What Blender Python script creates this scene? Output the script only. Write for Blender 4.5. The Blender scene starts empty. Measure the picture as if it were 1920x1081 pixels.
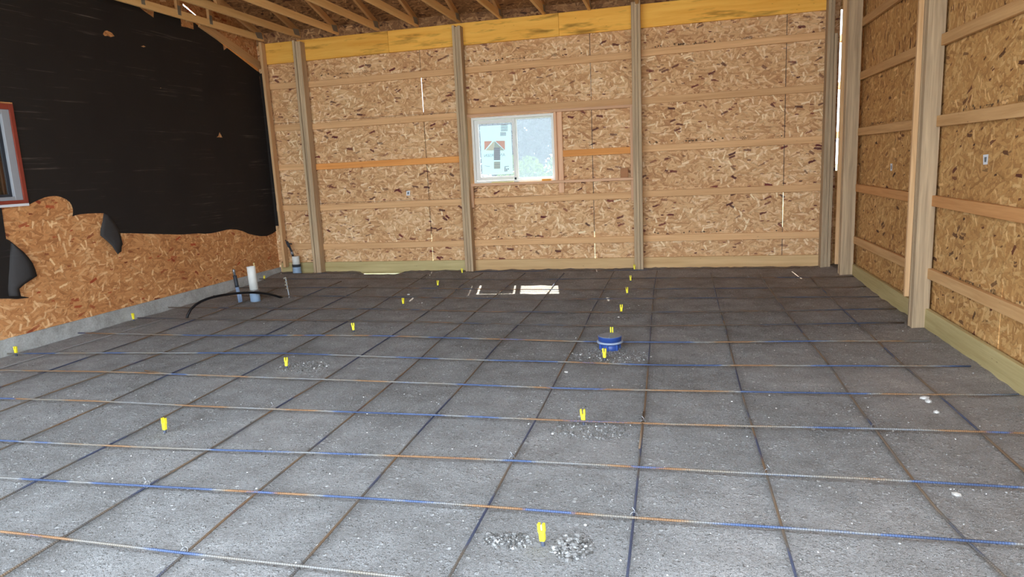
import bpy, bmesh, math, random
import numpy as np
from mathutils import Vector, Matrix, noise
from mathutils.geometry import tessellate_polygon

S = bpy.context.scene
C = S.collection
random.seed(4)
rng = np.random.default_rng(7)

# ---------------------------------------------------------------- camera
FPX = 1305.93
CAM = Vector((0.4718, -9.6765, 1.5582))
R_, U_, F_ = (Vector(v).normalized() for v in (
    (0.9750521, 0.2173112, -0.0452681), (0.0055507, 0.1799991, 0.9836511), (-0.2219066, 0.9593624, -0.1743023)))
cd = bpy.data.cameras.new('camera'); co = bpy.data.objects.new('camera', cd); C.objects.link(co)
cd.sensor_width = 36; cd.lens = FPX / 1920 * 36; cd.clip_start = 0.05; cd.clip_end = 300
co.matrix_world = Matrix(((R_.x, U_.x, -F_.x, CAM.x), (R_.y, U_.y, -F_.y, CAM.y), (R_.z, U_.z, -F_.z, CAM.z), (0, 0, 0, 1)))
S.camera = co

# ---------------------------------------------------------------- sky, sun, exposure
S.view_settings.view_transform = 'Standard'; S.view_settings.look = 'None'
S.view_settings.exposure = 1.97; S.view_settings.gamma = 1; S.view_settings.use_curve_mapping = False
wd = bpy.data.worlds.new('sky'); S.world = wd; wd.use_nodes = True
bg = wd.node_tree.nodes['Background']
bg.inputs[0].default_value = (0.75, 0.875, 1.0, 1); bg.inputs[1].default_value = 2.15
sd = bpy.data.lights.new('sun', 'SUN'); so = bpy.data.objects.new('sun', sd); C.objects.link(so)
sd.energy = 9.0; sd.angle = 0.009; sd.color = (1.0, 0.93, 0.82)
so.location = (-4, 12, 17)
so.rotation_euler = Vector((0.18, -1.0, -1.39)).to_track_quat('-Z', 'Y').to_euler()

# ---------------------------------------------------------------- helpers
def ray(px, py):
    return (R_ * ((px - 960) / FPX) - U_ * ((py - 540.5) / FPX) + F_)
def hit(px, py, axis, val):                 # where the sight line of a photo point meets the plane axis = val
    r = ray(px, py); return CAM + r * ((val - CAM[axis]) / r[axis])
LN = Vector((1, -0.046, 0)).normalized(); LP = Vector((-5.46, 0, 0))      # plane of the left wall
def hitl(px, py, off=0.0):
    r = ray(px, py); return CAM + r * (((LP + LN * off - CAM).dot(LN)) / r.dot(LN))
RN = Vector((-1, 0.010, 0)).normalized(); RP = Vector((2.687, 0, 0))      # plane of the right wall
def hitr(px, py, off=0.0):
    r = ray(px, py); return CAM + r * (((RP + RN * off - CAM).dot(RN)) / r.dot(RN))
def lx(y, off=0.0): return LP.x + 0.046 * y + off
def rx(y, off=0.0): return RP.x + 0.010 * y - off

def smooth(a, b, t):
    t = max(0.0, min(1.0, (t - a) / (b - a))); return t * t * (3 - 2 * t)
def fz(x, y):                                # height of the dirt floor
    n = noise.noise(Vector((x * 1.1, y * 1.1, 3))) * 0.010 + noise.noise(Vector((x * 3.1, y * 4.6, 8))) * 0.006 + noise.noise(Vector((x * 7.5, y * 9.5, 1))) * 0.004
    z = 0.03 * smooth(-1.7, -0.6, y) + 0.055 * smooth(-0.75, -0.12, y)
    b = 0.012 * noise.noise(Vector((x * 6, 1, 5))) + 0.010 * noise.noise(Vector((x * 17, 1, 2)))
    z += b * smooth(-0.35, -0.08, y)
    gap = smooth(-4.12, -3.95, x) * (1 - smooth(-3.55, -3.35, x))
    z -= gap * 0.115 * smooth(-0.30, -0.06, y)
    gap = smooth(-5.12, -5.06, x) * (1 - smooth(-4.9, -4.82, x))
    z -= gap * 0.06 * smooth(-0.2, -0.06, y)
    z += 0.035 * smooth(2.30, 2.60, x) * (0.6 + 0.4 * noise.noise(Vector((y * 5, 1, 1))))
    return z + n

# the roof slopes up from the back wall to a ridge and down to the open front
SL = 0.31
def roofz(y): return 3.625 + SL * (-y if y > -4.3 else y + 8.6)

ORG = {}
def finish(o, parent, loc):
    C.objects.link(o)
    if parent is not None:
        o.parent = parent
        o.matrix_parent_inverse = Matrix.Translation(-ORG[parent.name])
    ORG[o.name] = Vector(loc) if parent is None else ORG[parent.name]
    return o
def props(o, label=None, cat=None, group=None, kind=None):
    if label: o['label'] = label
    if cat: o['category'] = cat
    if group: o['group'] = group
    if kind: o['kind'] = kind
    return o
def empty(name, loc, label, cat, group=None, kind=None):
    o = bpy.data.objects.new(name, None); o.location = loc; o.empty_display_size = 0.1
    finish(o, None, loc); return props(o, label, cat, group, kind)
def mesh_obj(name, verts, faces, mat, parent=None, M=None, smoothf=False, bevel=0.0):
    me = bpy.data.meshes.new(name)
    me.from_pydata([tuple(v) for v in verts], [], faces); me.update()
    bm = bmesh.new(); bm.from_mesh(me)
    bmesh.ops.recalc_face_normals(bm, faces=bm.faces)
    if bevel > 0:
        bmesh.ops.bevel(bm, geom=bm.edges[:], offset=bevel, segments=1, affect='EDGES')
    bm.to_mesh(me); bm.free()
    if smoothf: me.polygons.foreach_set('use_smooth', [True] * len(me.polygons))
    me.materials.append(mat)
    o = bpy.data.objects.new(name, me)
    if M is not None: o.matrix_world = M
    return finish(o, parent, M.translation if M is not None else (0, 0, 0))
BOXF = [(0, 1, 3, 2), (4, 6, 7, 5), (0, 4, 5, 1), (2, 3, 7, 6), (0, 2, 6, 4), (1, 5, 7, 3)]
def boxv(x0, x1, y0, y1, z0, z1):
    return [(x, y, z) for x in (x0, x1) for y in (y0, y1) for z in (z0, z1)]
class MB:
    def __init__(s): s.v = []; s.f = []
    def add(s, v, f):
        k = len(s.v); s.v += [tuple(p) for p in v]; s.f += [tuple(i + k for i in q) for q in f]; return s
    def box(s, *a): return s.add(boxv(*a), BOXF)
    def tube(s, pts, r, n=8, cap=True):
        pts = [Vector(p) for p in pts]; k = len(s.v); m = len(pts)
        rs = r if isinstance(r, (list, tuple)) else [r] * m
        ref = None
        for i, p in enumerate(pts):
            t = (pts[min(i + 1, m - 1)] - pts[max(i - 1, 0)]).normalized()
            if ref is None: ref = t.orthogonal().normalized()
            ref = (ref - t * ref.dot(t)).normalized(); b = t.cross(ref)
            for j in range(n):
                a = 2 * math.pi * j / n
                s.v.append(tuple(p + (ref * math.cos(a) + b * math.sin(a)) * rs[i]))
        for i in range(m - 1):
            for j in range(n):
                a, b2 = k + i * n + j, k + i * n + (j + 1) % n
                s.f.append((a, b2, b2 + n, a + n))
        if cap:
            s.f.append(tuple(k + j for j in range(n))[::-1]); s.f.append(tuple(k + (m - 1) * n + j for j in range(n)))
        return s
    def lathe(s, prof, c, n=32, tilt=None):
        k = len(s.v); c = Vector(c)
        for r, z in prof:
            for j in range(n):
                a = 2 * math.pi * j / n
                p = Vector((r * math.cos(a), r * math.sin(a), z))
                if tilt is not None: p = tilt @ p
                s.v.append(tuple(c + p))
        for i in range(len(prof) - 1):
            for j in range(n):
                a, b2 = k + i * n + j, k + i * n + (j + 1) % n
                s.f.append((a, b2, b2 + n, a + n))
        s.f.append(tuple(k + j for j in range(n))[::-1]); s.f.append(tuple(k + (len(prof) - 1) * n + j for j in range(n)))
        return s
    def build(s, name, mat, parent=None, smoothf=False, bevel=0.0, M=None):
        return mesh_obj(name, s.v, s.f, mat, parent, M, smoothf, bevel)
def sheet(loops, nrm, th):                   # flat polygon with holes, given a thickness
    loops = [[Vector(p) for p in l] for l in loops]; flat = [p for l in loops for p in l]; n = len(flat)
    tri = tessellate_polygon(loops)
    v = flat + [p + nrm * th for p in flat]
    f = [tuple(t) for t in tri] + [tuple(i + n for i in t[::-1]) for t in tri]
    k = 0
    for l in loops:
        m = len(l)
        for i in range(m):
            a, b = k + i, k + (i + 1) % m; f.append((a, b, b + n, a + n))
        k += m
    return v, f
def beam_matrix(a, b, up=Vector((0, 0, 1))):
    a, b = Vector(a), Vector(b); x = (b - a).normalized(); y = Vector(up).cross(x).normalized(); z = x.cross(y)
    M = Matrix((x, y, z)).transposed().to_4x4(); M.translation = a
    return M, (b - a).length
def board(name, a, b, mat, th, w, parent=None, up=(0, 0, 1), y0=0.0, z0=None, bevel=0.003):
    """lumber from a to b; local x along it, z = up (width w, centred unless z0), y = thickness th from y0"""
    M, L = beam_matrix(a, b, Vector(up))
    z0 = -w / 2 if z0 is None else z0
    return mesh_obj(name, boxv(0, L, y0, y0 + th, z0, z0 + w), BOXF, mat, parent, M, bevel=bevel)
def xz_board(name, a, b, mat, front, th, w, **k):   # board along the back wall: a, b centre points of its front face, thickness goes back
    return board(name, (a[0], front, a[2]), (b[0], front, b[2]), mat, th, w, y0=0.0, **k)

# ---------------------------------------------------------------- materials
class N:
    def __init__(s, name):
        s.m = bpy.data.materials.new(name); s.m.use_nodes = True; s.t = s.m.node_tree
        s.b = s.t.nodes['Principled BSDF']; s.b.inputs['Specular IOR Level'].default_value = 0.25
    def n(s, typ, **k):
        o = s.t.nodes.new(typ)
        for a, v in k.items(): setattr(o, a, v)
        return o
    def l(s, a, b): s.t.links.new(a, b)
    def set(s, inp, v):
        if isinstance(v, bpy.types.NodeSocket): s.l(v, inp)
        else: inp.default_value = v
    def math(s, op, a, b=0.0, clamp=False):
        o = s.n('ShaderNodeMath', operation=op); o.use_clamp = clamp
        s.set(o.inputs[0], a); s.set(o.inputs[1], b); return o.outputs[0]
    def mix(s, f, a, b, blend='MIX'):
        o = s.n('ShaderNodeMix', data_type='RGBA', blend_type=blend)
        s.set(o.inputs[0], f); s.set(o.inputs[6], a); s.set(o.inputs[7], b); return o.outputs[2]
    def mixf(s, f, a, b):
        o = s.n('ShaderNodeMix', data_type='FLOAT'); s.set(o.inputs[0], f); s.set(o.inputs[2], a); s.set(o.inputs[3], b); return o.outputs[0]
    def ramp(s, f, stops, interp='LINEAR'):
        o = s.n('ShaderNodeValToRGB'); r = o.color_ramp; r.interpolation = interp
        while len(r.elements) < len(stops): r.elements.new(0.5)
        for e, (p, c) in zip(r.elements, stops):
            e.position = p; e.color = c if len(c) == 4 else (*c, 1)
        s.l(f, o.inputs[0]); return o.outputs[0]
    def rng(s, f, a, b, c=0.0, d=1.0):
        o = s.n('ShaderNodeMapRange'); s.l(f, o.inputs[0])
        for i, v in enumerate((a, b, c, d)): o.inputs[i + 1].default_value = v
        return o.outputs[0]
    def noise(s, vec, scale, detail=3, rough=0.55, w=None, dims='3D'):
        o = s.n('ShaderNodeTexNoise', noise_dimensions='4D' if w is not None else dims)
        s.l(vec, o.inputs['Vector']); o.inputs['Scale'].default_value = scale
        o.inputs['Detail'].default_value = detail; o.inputs['Roughness'].default_value = rough
        if w is not None: s.set(o.inputs['W'], w)
        return o.outputs[0]
    def map(s, vec, loc=(0, 0, 0), rot=(0, 0, 0), scale=(1, 1, 1)):
        o = s.n('ShaderNodeMapping'); s.l(vec, o.inputs[0])
        o.inputs[1].default_value = loc; o.inputs[2].default_value = rot; o.inputs[3].default_value = scale
        return o.outputs[0]
    def obj(s): return s.n('ShaderNodeTexCoord').outputs['Object']
    def bump(s, h, strength=0.3, dist=0.01):
        o = s.n('ShaderNodeBump'); o.inputs['Strength'].default_value = strength; o.inputs['Distance'].default_value = dist
        s.l(h, o.inputs['Height']); s.l(o.outputs[0], s.b.inputs['Normal'])
    def out(s, col, rough=0.75, metal=0.0):
        s.set(s.b.inputs['Base Color'], col); s.set(s.b.inputs['Roughness'], rough); s.set(s.b.inputs['Metallic'], metal); return s.m

def c(h):                                     # sRGB 0-255 -> linear
    f = lambda u: (u / 255 / 12.92) if u / 255 <= 0.04045 else ((u / 255 + 0.055) / 1.055) ** 2.4
    return (f(h[0]), f(h[1]), f(h[2]), 1)

def plain(name, rgb, rough=0.6, metal=0.0, var=0.06, spec=0.3):
    k = N(name); v = k.obj(); k.b.inputs['Specular IOR Level'].default_value = spec
    n = k.noise(v, 14, 4)
    a = [x * (1 - var * 3) for x in c(rgb)[:3]] + [1]; b = [min(1, x * (1 + var * 2)) for x in c(rgb)[:3]] + [1]
    return k.out(k.mix(n, tuple(a), tuple(b)), rough, metal)

def wood(name, light, dark, knots=0.5, across=26, stain=None, rough=0.8, contrast=1.0):
    k = N(name); v = k.obj()
    oi = k.n('ShaderNodeObjectInfo'); w = k.math('MULTIPLY', oi.outputs['Random'], 37.0)
    warp = k.noise(k.map(v, scale=(1.1, 5, 5)), 1.0, 2, w=w)
    vv = k.n('ShaderNodeVectorMath', operation='ADD'); k.l(v, vv.inputs[0])
    cx = k.n('ShaderNodeCombineXYZ'); k.l(k.math('MULTIPLY', warp, 0.05), cx.inputs[1]); k.l(k.math('MULTIPLY', warp, 0.07), cx.inputs[2]); k.l(cx.outputs[0], vv.inputs[1])
    g = k.noise(k.map(vv.outputs[0], scale=(0.9, across * 1.3, across)), 1.0, 4, 0.6, w=w)
    fine = k.noise(k.map(v, scale=(5, 170, 170)), 1.0, 2, 0.5, w=w)
    t = k.math('ADD', k.math('MULTIPLY', g, 0.8), k.math('MULTIPLY', fine, 0.2))
    t = k.rng(t, 0.5 - 0.2 / contrast, 0.5 + 0.2 / contrast)
    col = k.mix(t, c(dark), c(light))
    vo = k.n('ShaderNodeTexVoronoi', voronoi_dimensions='4D'); k.l(k.map(v, scale=(2.2, 7, 7)), vo.inputs['Vector']); k.l(w, vo.inputs['W'])
    kn = k.rng(vo.outputs['Distance'], 0.06, 0.17, 1.0, 0.0)
    sp = k.n('ShaderNodeSeparateColor'); k.l(vo.outputs['Color'], sp.inputs[0])
    kn = k.math('MULTIPLY', kn, k.math('GREATER_THAN', sp.outputs[0], 1 - 0.6 * knots))
    col = k.mix(k.math('MULTIPLY', kn, 0.65), col, (c(dark)[0] * 0.32, c(dark)[1] * 0.24, c(dark)[2] * 0.2, 1))
    if stain:
        sn = k.noise(k.map(v, scale=(1.3, 8, 9)), 1.0, 4, 0.65, w=w)
        col = k.mix(k.math('MULTIPLY', k.rng(sn, 0.54, 0.68), stain[1]), col, c(stain[0]))
    hv = k.n('ShaderNodeHueSaturation'); k.l(col, hv.inputs['Color'])
    k.l(k.rng(oi.outputs['Random'], 0, 1, 0.88, 1.10), hv.inputs['Value'])
    k.bump(t, 0.25, 0.004)
    return k.out(hv.outputs[0], rough)

def osb(name, ax, pal, dark, dens=0.965, seed=0.0, ang0=0.0, bright=1.0):
    """oriented strand board in the plane of the two axes ax; pal = four tones dark..light; dark = the wine flakes"""
    k = N(name); v = k.obj()
    sx = k.n('ShaderNodeSeparateXYZ'); k.l(v, sx.inputs[0])
    cb = k.n('ShaderNodeCombineXYZ'); k.l(sx.outputs[ax[0]], cb.inputs[0]); k.l(sx.outputs[ax[1]], cb.inputs[1])
    uv = cb.outputs[0]
    wn = k.n('ShaderNodeTexNoise', noise_dimensions='2D'); k.l(uv, wn.inputs['Vector']); wn.inputs['Scale'].default_value = 22; wn.inputs['Detail'].default_value = 2
    w1 = k.n('ShaderNodeVectorMath', operation='SUBTRACT'); k.l(wn.outputs[1], w1.inputs[0]); w1.inputs[1].default_value = (0.5, 0.5, 0.5)
    w2 = k.n('ShaderNodeVectorMath', operation='MULTIPLY_ADD'); k.l(w1.outputs[0], w2.inputs[0]); w2.inputs[1].default_value = (0.016, 0.016, 0); k.l(uv, w2.inputs[2])
    uw = w2.outputs[0]
    def layer(a, sx_, sy_, off):
        o = k.n('ShaderNodeTexVoronoi', voronoi_dimensions='2D'); o.inputs['Scale'].default_value = 1
        rot = k.map(uw, rot=(0, 0, a + ang0)); k.l(k.map(rot, loc=(off + seed, off * 1.7 + seed, 0), scale=(sx_, sy_, 1)), o.inputs['Vector'])
        s2 = k.n('ShaderNodeSeparateColor'); k.l(o.outputs['Color'], s2.inputs[0])
        return s2.outputs[0], s2.outputs[1], s2.outputs[2], o.outputs['Distance']
    tone = pri = dist = None
    for a, sx_, sy_, off in ((0.05, 8.5, 46, 0), (0.55, 10, 38, 31), (-0.5, 9, 42, 57), (1.25, 11, 36, 83), (-1.1, 13, 52, 17)):
        r, g, b, d = layer(a, sx_, sy_, off)
        if abs(a) > 1: g = k.math('MULTIPLY', g, 0.90)
        if a == 0.05: g = k.math('MULTIPLY', g, 1.06)
        if tone is None: tone, pri, dist = r, g, d
        else:
            s = k.math('GREATER_THAN', g, pri)
            tone = k.mixf(s, tone, r); dist = k.mixf(s, dist, d); pri = k.math('MAXIMUM', pri, g)
    fib = k.noise(k.map(uw, scale=(14, 160, 1)), 1.0, 3, 0.6, dims='2D')
    big = k.noise(uv, 1.1, 3, dims='2D')
    t = k.math('ADD', k.math('ADD', k.math('MULTIPLY', tone, 0.58), 0.08), k.math('ADD', k.math('MULTIPLY', fib, 0.26), k.math('MULTIPLY', k.math('SUBTRACT', big, 0.5), 0.35)))
    col = k.ramp(t, [(0.05, c(pal[0])), (0.40, c(pal[1])), (0.68, c(pal[2])), (0.97, c(pal[3]))])
    edge = k.rng(dist, 0.45, 0.85, 0.0, 0.28)
    col = k.mix(edge, col, c([x * 0.55 for x in pal[0]]))
    def strand(a, sx_, sy_, off):            # sparse straight-edged strands
        o = k.n('ShaderNodeTexVoronoi', voronoi_dimensions='2D', distance='CHEBYCHEV'); o.inputs['Scale'].default_value = 1; o.inputs['Randomness'].default_value = 0.9
        rot = k.map(uw, rot=(0, 0, a + ang0)); k.l(k.map(rot, loc=(off + seed, off * 1.7 + seed, 0), scale=(sx_, sy_, 1)), o.inputs['Vector'])
        s2 = k.n('ShaderNodeSeparateColor'); k.l(o.outputs['Color'], s2.inputs[0])
        return s2.outputs[0], s2.outputs[1], s2.outputs[2], o.outputs['Distance']
    for a, sx_, sy_, off, th, w_ in ((1.45, 9, 30, 231, 0.955, 0.30), (1.0, 8, 34, 271, 0.965, 0.32), (-0.2, 7, 32, 311, 0.955, 0.33), (-1.2, 9, 30, 351, 0.962, 0.28)):
        r, g, b, d = strand(a, sx_, sy_, off)
        m = k.math('MULTIPLY', k.math('GREATER_THAN', g, th), k.rng(d, w_, w_ + 0.06, 0.8, 0.0))
        col = k.mix(k.math('MULTIPLY', m, k.rng(r, 0, 1, 0.4, 1.0)), col, k.mix(b, c(pal[3]), c([min(255, x * 1.10) for x in pal[3]])))
    for a, sx_, sy_, off, th, w_ in ((0.12, 7.5, 26, 131, dens, 0.34), (0.62, 9, 22, 171, dens + 0.008, 0.30), (-0.35, 8, 30, 191, dens + 0.002, 0.36), (0.0, 16, 44, 391, dens - 0.01, 0.30)):
        r, g, b, d = strand(a, sx_, sy_, off)
        m = k.math('MULTIPLY', k.math('GREATER_THAN', g, th), k.rng(k.math('ADD', d, k.math('MULTIPLY', k.math('SUBTRACT', fib, 0.5), 0.30)), w_, w_ + 0.05, 1.0, 0.0))
        col = k.mix(k.math('MULTIPLY', m, k.rng(r, 0, 1, 0.55, 0.97)), col, k.mix(b, c(dark), c([dark[0] * 1.5 + 10, dark[1] * 1.2 + 8, dark[2] * 1.1 + 4])))
    k.bump(k.math('ADD', pri, k.math('MULTIPLY', fib, 0.4)), 0.35, 0.003)
    return k.out(col, 0.72)

M_OSB_BACK = osb('osb_back', (0, 2), [(164, 112, 72), (206, 158, 110), (224, 182, 134), (244, 214, 174)], (66, 24, 32), 0.978)
M_OSB_RIGHT = osb('osb_right', (1, 2), [(148, 102, 58), (188, 138, 82), (204, 158, 100), (226, 186, 130)], (58, 30, 24), 0.981, 40, 0.3)
M_OSB_RIGHTV = osb('osb_right_upright', (2, 1), [(148, 102, 58), (188, 138, 82), (204, 158, 100), (226, 186, 130)], (58, 30, 24), 0.965, 60, 0.0)
M_OSB_LEFT = osb('osb_left', (1, 2), [(154, 98, 60), (196, 134, 82), (212, 152, 98), (240, 198, 148)], (112, 52, 30), 0.985, 80)
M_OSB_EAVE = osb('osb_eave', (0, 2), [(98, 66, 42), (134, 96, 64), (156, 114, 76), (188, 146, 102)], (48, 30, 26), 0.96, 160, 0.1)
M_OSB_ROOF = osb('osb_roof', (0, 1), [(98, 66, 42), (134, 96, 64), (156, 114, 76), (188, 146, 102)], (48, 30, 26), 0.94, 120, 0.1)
M_GIRT = wood('girt_pine', (228, 182, 132), (200, 152, 104), 0.6)
M_GIRT_R = wood('girt_right_pine', (216, 172, 120), (184, 138, 88), 0.5)
M_ORANGE = wood('orange_pine', (238, 168, 96), (212, 138, 72), 0.6)
M_TAN = wood('orange_brown_pine', (216, 160, 104), (186, 128, 76), 0.5)
M_STUD = wood('stud_pine', (222, 182, 136), (188, 144, 98), 0.4)
M_PINK = wood('framing_pine', (230, 186, 150), (208, 160, 122), 0.4)
M_POST = wood('treated_post', (208, 180, 144), (158, 134, 106), 0.25, across=34, contrast=1.2)
M_SKIRT = wood('treated_skirt', (200, 182, 132), (166, 146, 96), 0.6, across=18)
M_SKIRTW = wood('yellow_skirt', (220, 184, 134), (190, 150, 102), 0.7, across=18)
M_BEAM = wood('yellow_beam', (252, 198, 96), (232, 164, 66), 0.9, across=16, stain=((120, 84, 28), 0.75))
M_TRUSS = wood('truss_pine', (246, 204, 142), (226, 176, 112), 0.4)
M_TOPC = wood('rafter_pine', (216, 168, 114), (184, 136, 88), 0.4)
M_BLOCK = plain('block_wood', (172, 120, 82), 0.8)
M_PLATE = plain('galvanised', (150, 140, 124), 0.5, 0.3)
M_YELLOW = plain('yellow_plastic', (246, 228, 56), 0.45, var=0.03)
M_PVC = plain('white_pvc', (224, 222, 214), 0.45, var=0.05)
M_COUP = plain('blue_grey_coupling', (146, 168, 192), 0.4, var=0.05)
M_DKGREY = plain('dark_grey_rubber', (48, 50, 56), 0.5)
M_STEM = plain('dark_stem', (74, 80, 96), 0.5)
M_GREYPIPE = plain('blue_grey_pipe', (128, 144, 170), 0.35, var=0.06)
M_STEEL = plain('steel', (150, 150, 152), 0.4, 0.7)
M_BLUE = plain('blue_plastic', (46, 74, 142), 0.35, var=0.06, spec=0.4)
M_LID = plain('grey_lid', (128, 134, 142), 0.45, var=0.08)
M_RING = plain('pale_ring', (150, 160, 178), 0.45, var=0.06)
M_BLACK = plain('black_hose', (20, 20, 24), 0.4)
M_VINYL = plain('white_vinyl', (226, 226, 220), 0.4, var=0.02)
M_GVINYL = plain('grey_vinyl', (150, 152, 156), 0.45, var=0.03)
M_RED = plain('red_painted_trim', (140, 60, 44), 0.6, var=0.08)
M_PAPER = plain('white_paper', (222, 222, 224), 0.7, var=0.02)
M_INK = plain('grey_ink', (110, 116, 120), 0.7, var=0.02)
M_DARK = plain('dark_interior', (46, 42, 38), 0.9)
M_SHIM = plain('orange_shim', (226, 150, 46), 0.6)
M_SHIMY = plain('pale_yellow_shim', (232, 218, 150), 0.6)
M_STONE = plain('pale_stone', (206, 202, 196), 0.8, var=0.1)

def concrete():
    k = N('concrete'); v = k.obj()
    n = k.noise(v, 3.2, 5, 0.65); f = k.noise(v, 60, 3)
    t = k.math('ADD', k.math('MULTIPLY', n, 0.7), k.math('MULTIPLY', f, 0.3))
    col = k.ramp(t, [(0.30, c((132, 130, 124))), (0.52, c((172, 172, 168))), (0.70, c((200, 202, 200)))])
    k.bump(t, 0.4, 0.008); return k.out(col, 0.9)
M_CONC = concrete()
def felt(name, a, b, streak):
    k = N(name); v = k.obj()
    s = k.noise(k.map(v, scale=(1.0, 0.9, 42)), 1.0, 5, 0.7)
    m = k.noise(v, 1.6, 3); fine = k.noise(v, 240, 2)
    st = k.math('MULTIPLY', k.rng(s, 0.60, 0.78), k.rng(m, 0.42, 0.66))
    col = k.mix(st, k.mix(m, c(a), c(b)), c(streak))
    k.bump(k.math('ADD', k.math('MULTIPLY', s, 0.6), k.math('MULTIPLY', fine, 0.3)), 0.4, 0.006); return k.out(col, 0.85)
M_FELT = felt('roofing_felt', (32, 26, 24), (44, 38, 33), (132, 116, 104))
M_FLAP = felt('felt_back', (50, 48, 48), (64, 60, 58), (84, 80, 78))

def dirt():
    k = N('gravel_dirt'); v = k.obj()
    big = k.noise(v, 0.55, 4, 0.6); mid = k.noise(v, 4.5, 5, 0.65); fine = k.noise(v, 60, 5, 0.75); f2 = k.noise(v, 190, 3, 0.7)
    t = k.math('ADD', k.math('ADD', k.math('MULTIPLY', big, 0.30), k.math('MULTIPLY', mid, 0.30)), k.math('ADD', k.math('MULTIPLY', fine, 0.26), k.math('MULTIPLY', f2, 0.14)))
    col = k.ramp(t, [(0.34, c((96, 93, 90))), (0.46, c((136, 134, 132))), (0.54, c((156, 155, 154))), (0.66, c((190, 189, 188)))])
    h = k.math('ADD', k.math('MULTIPLY', mid, 1.2), k.math('ADD', k.math('MULTIPLY', fine, 0.45), k.math('MULTIPLY', f2, 0.18)))
    for sc, th, amp in ((30, 0.80, 0.35), (62, 0.62, 0.55), (120, 0.52, 0.55), (210, 0.45, 0.4)):
        vo = k.n('ShaderNodeTexVoronoi'); k.l(v, vo.inputs['Vector']); vo.inputs['Scale'].default_value = sc
        s2 = k.n('ShaderNodeSeparateColor'); k.l(vo.outputs['Color'], s2.inputs[0])
        clus = k.math('ADD', s2.outputs[0], k.math('MULTIPLY', k.math('SUBTRACT', mid, 0.5), 0.9))
        m = k.math('MULTIPLY', k.math('GREATER_THAN', clus, th), k.rng(vo.outputs['Distance'], 0.26, 0.40, 1.0, 0.0))
        col = k.mix(k.math('MULTIPLY', m, 0.55), col, k.ramp(s2.outputs[1], [(0.0, c((132, 130, 128))), (0.35, c((154, 153, 152))), (0.8, c((190, 190, 189))), (1.0, c((230, 230, 230)))]))
        h = k.math('ADD', h, k.math('MULTIPLY', m, amp))
    # ground colour turns browner towards the right and back walls
    sx = k.n('ShaderNodeSeparateXYZ'); k.l(v, sx.inputs[0])
    wall_tint = k.math('ADD', k.rng(sx.outputs[0], 1.0, 2.7, 0, 0.65), k.rng(sx.outputs[1], -3.6, 0.0, 0, 0.75))
    wall_tint = k.math('ADD', wall_tint, k.math('MULTIPLY', k.math('SUBTRACT', big, 0.5), 0.9), True)
    col = k.mix(wall_tint, col, k.mix(1.0, col, c((255, 236, 220)), 'MULTIPLY'))
    k.bump(h, 1.0, 0.017); return k.out(col, 0.95)
M_DIRT = dirt()
def pebble_mat():
    k = N('pebbles'); g = k.n('ShaderNodeNewGeometry'); r = g.outputs['Random Per Island']
    col = k.ramp(r, [(0.0, c((84, 81, 77))), (0.35, c((112, 109, 106))), (0.7, c((134, 132, 130))), (0.94, c((160, 159, 157))), (0.97, c((214, 213, 210))), (1.0, c((230, 229, 226)))])
    return k.out(col, 0.85)
M_PEB = pebble_mat()
def rebar_mat(name, axis, off):
    k = N(name); v = k.obj(); oi = k.n('ShaderNodeObjectInfo')
    sc = [6.0, 6.0, 6.0]; sc[axis] = 1.5
    n = k.noise(k.map(v, loc=(off, 0, 0), scale=sc), 1.0, 2, 0.5, w=k.math('MULTIPLY', oi.outputs['Random'], 50))
    f = k.noise(v, 130, 3)
    t = k.math('ADD', n, k.math('MULTIPLY', k.math('SUBTRACT', f, 0.5), 0.06))
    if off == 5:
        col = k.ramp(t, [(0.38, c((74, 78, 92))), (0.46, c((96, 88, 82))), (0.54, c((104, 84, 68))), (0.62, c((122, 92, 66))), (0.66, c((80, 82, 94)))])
    elif axis == 0:
        col = k.ramp(t, [(0.36, c((70, 84, 116))), (0.45, c((86, 104, 142))), (0.475, c((138, 138, 138))), (0.54, c((142, 132, 118))), (0.57, c((154, 118, 84))), (0.63, c((142, 104, 72))), (0.66, c((88, 104, 142)))])
    else:
        col = k.ramp(t, [(0.36, c((80, 86, 110))), (0.44, c((92, 98, 122))), (0.48, c((112, 107, 102))), (0.56, c((138, 118, 98))), (0.64, c((142, 112, 84))), (0.68, c((84, 90, 114)))])
    sx = k.n('ShaderNodeSeparateXYZ'); k.l(v, sx.inputs[0])
    rib = k.math('SINE', k.math('MULTIPLY', sx.outputs[axis], 2 * math.pi / 0.0105))
    rb = k.rng(rib, -0.2, 0.6)
    col = k.mix(k.math('MULTIPLY', k.math('SUBTRACT', 1.0, rb), 0.35), col, (0.03, 0.03, 0.035, 1))
    k.bump(rb, 0.6, 0.002); return k.out(col, 0.5, 0.25)
M_BARX = rebar_mat('rebar_cross', 0, 0); M_BARR = rebar_mat('rebar_cross_brown', 0, 5); M_BARY = rebar_mat('rebar_long', 1, 9)  # second crosswise material is darker and browner, for the far rows
def glass(name, tint, mixv):
    k = N(name); t = k.t
    tr = k.n('ShaderNodeBsdfTransparent'); tr.inputs[0].default_value = tint
    gl = k.n('ShaderNodeBsdfGlossy'); gl.inputs['Roughness'].default_value = 0.02
    mx = k.n('ShaderNodeMixShader'); mx.inputs[0].default_value = mixv
    k.l(tr.outputs[0], mx.inputs[1]); k.l(gl.outputs[0], mx.inputs[2])
    k.l(mx.outputs[0], t.nodes['Material Output'].inputs['Surface']); return k.m
M_GLASS = glass('clear_glass', (0.95, 0.98, 0.97, 1), 0.05)
M_SCREEN = glass('insect_screen', (0.82, 0.84, 0.86, 1), 0.03)
M_GLASS2 = glass('dim_glass', (0.7, 0.72, 0.72, 1), 0.18)
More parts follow.
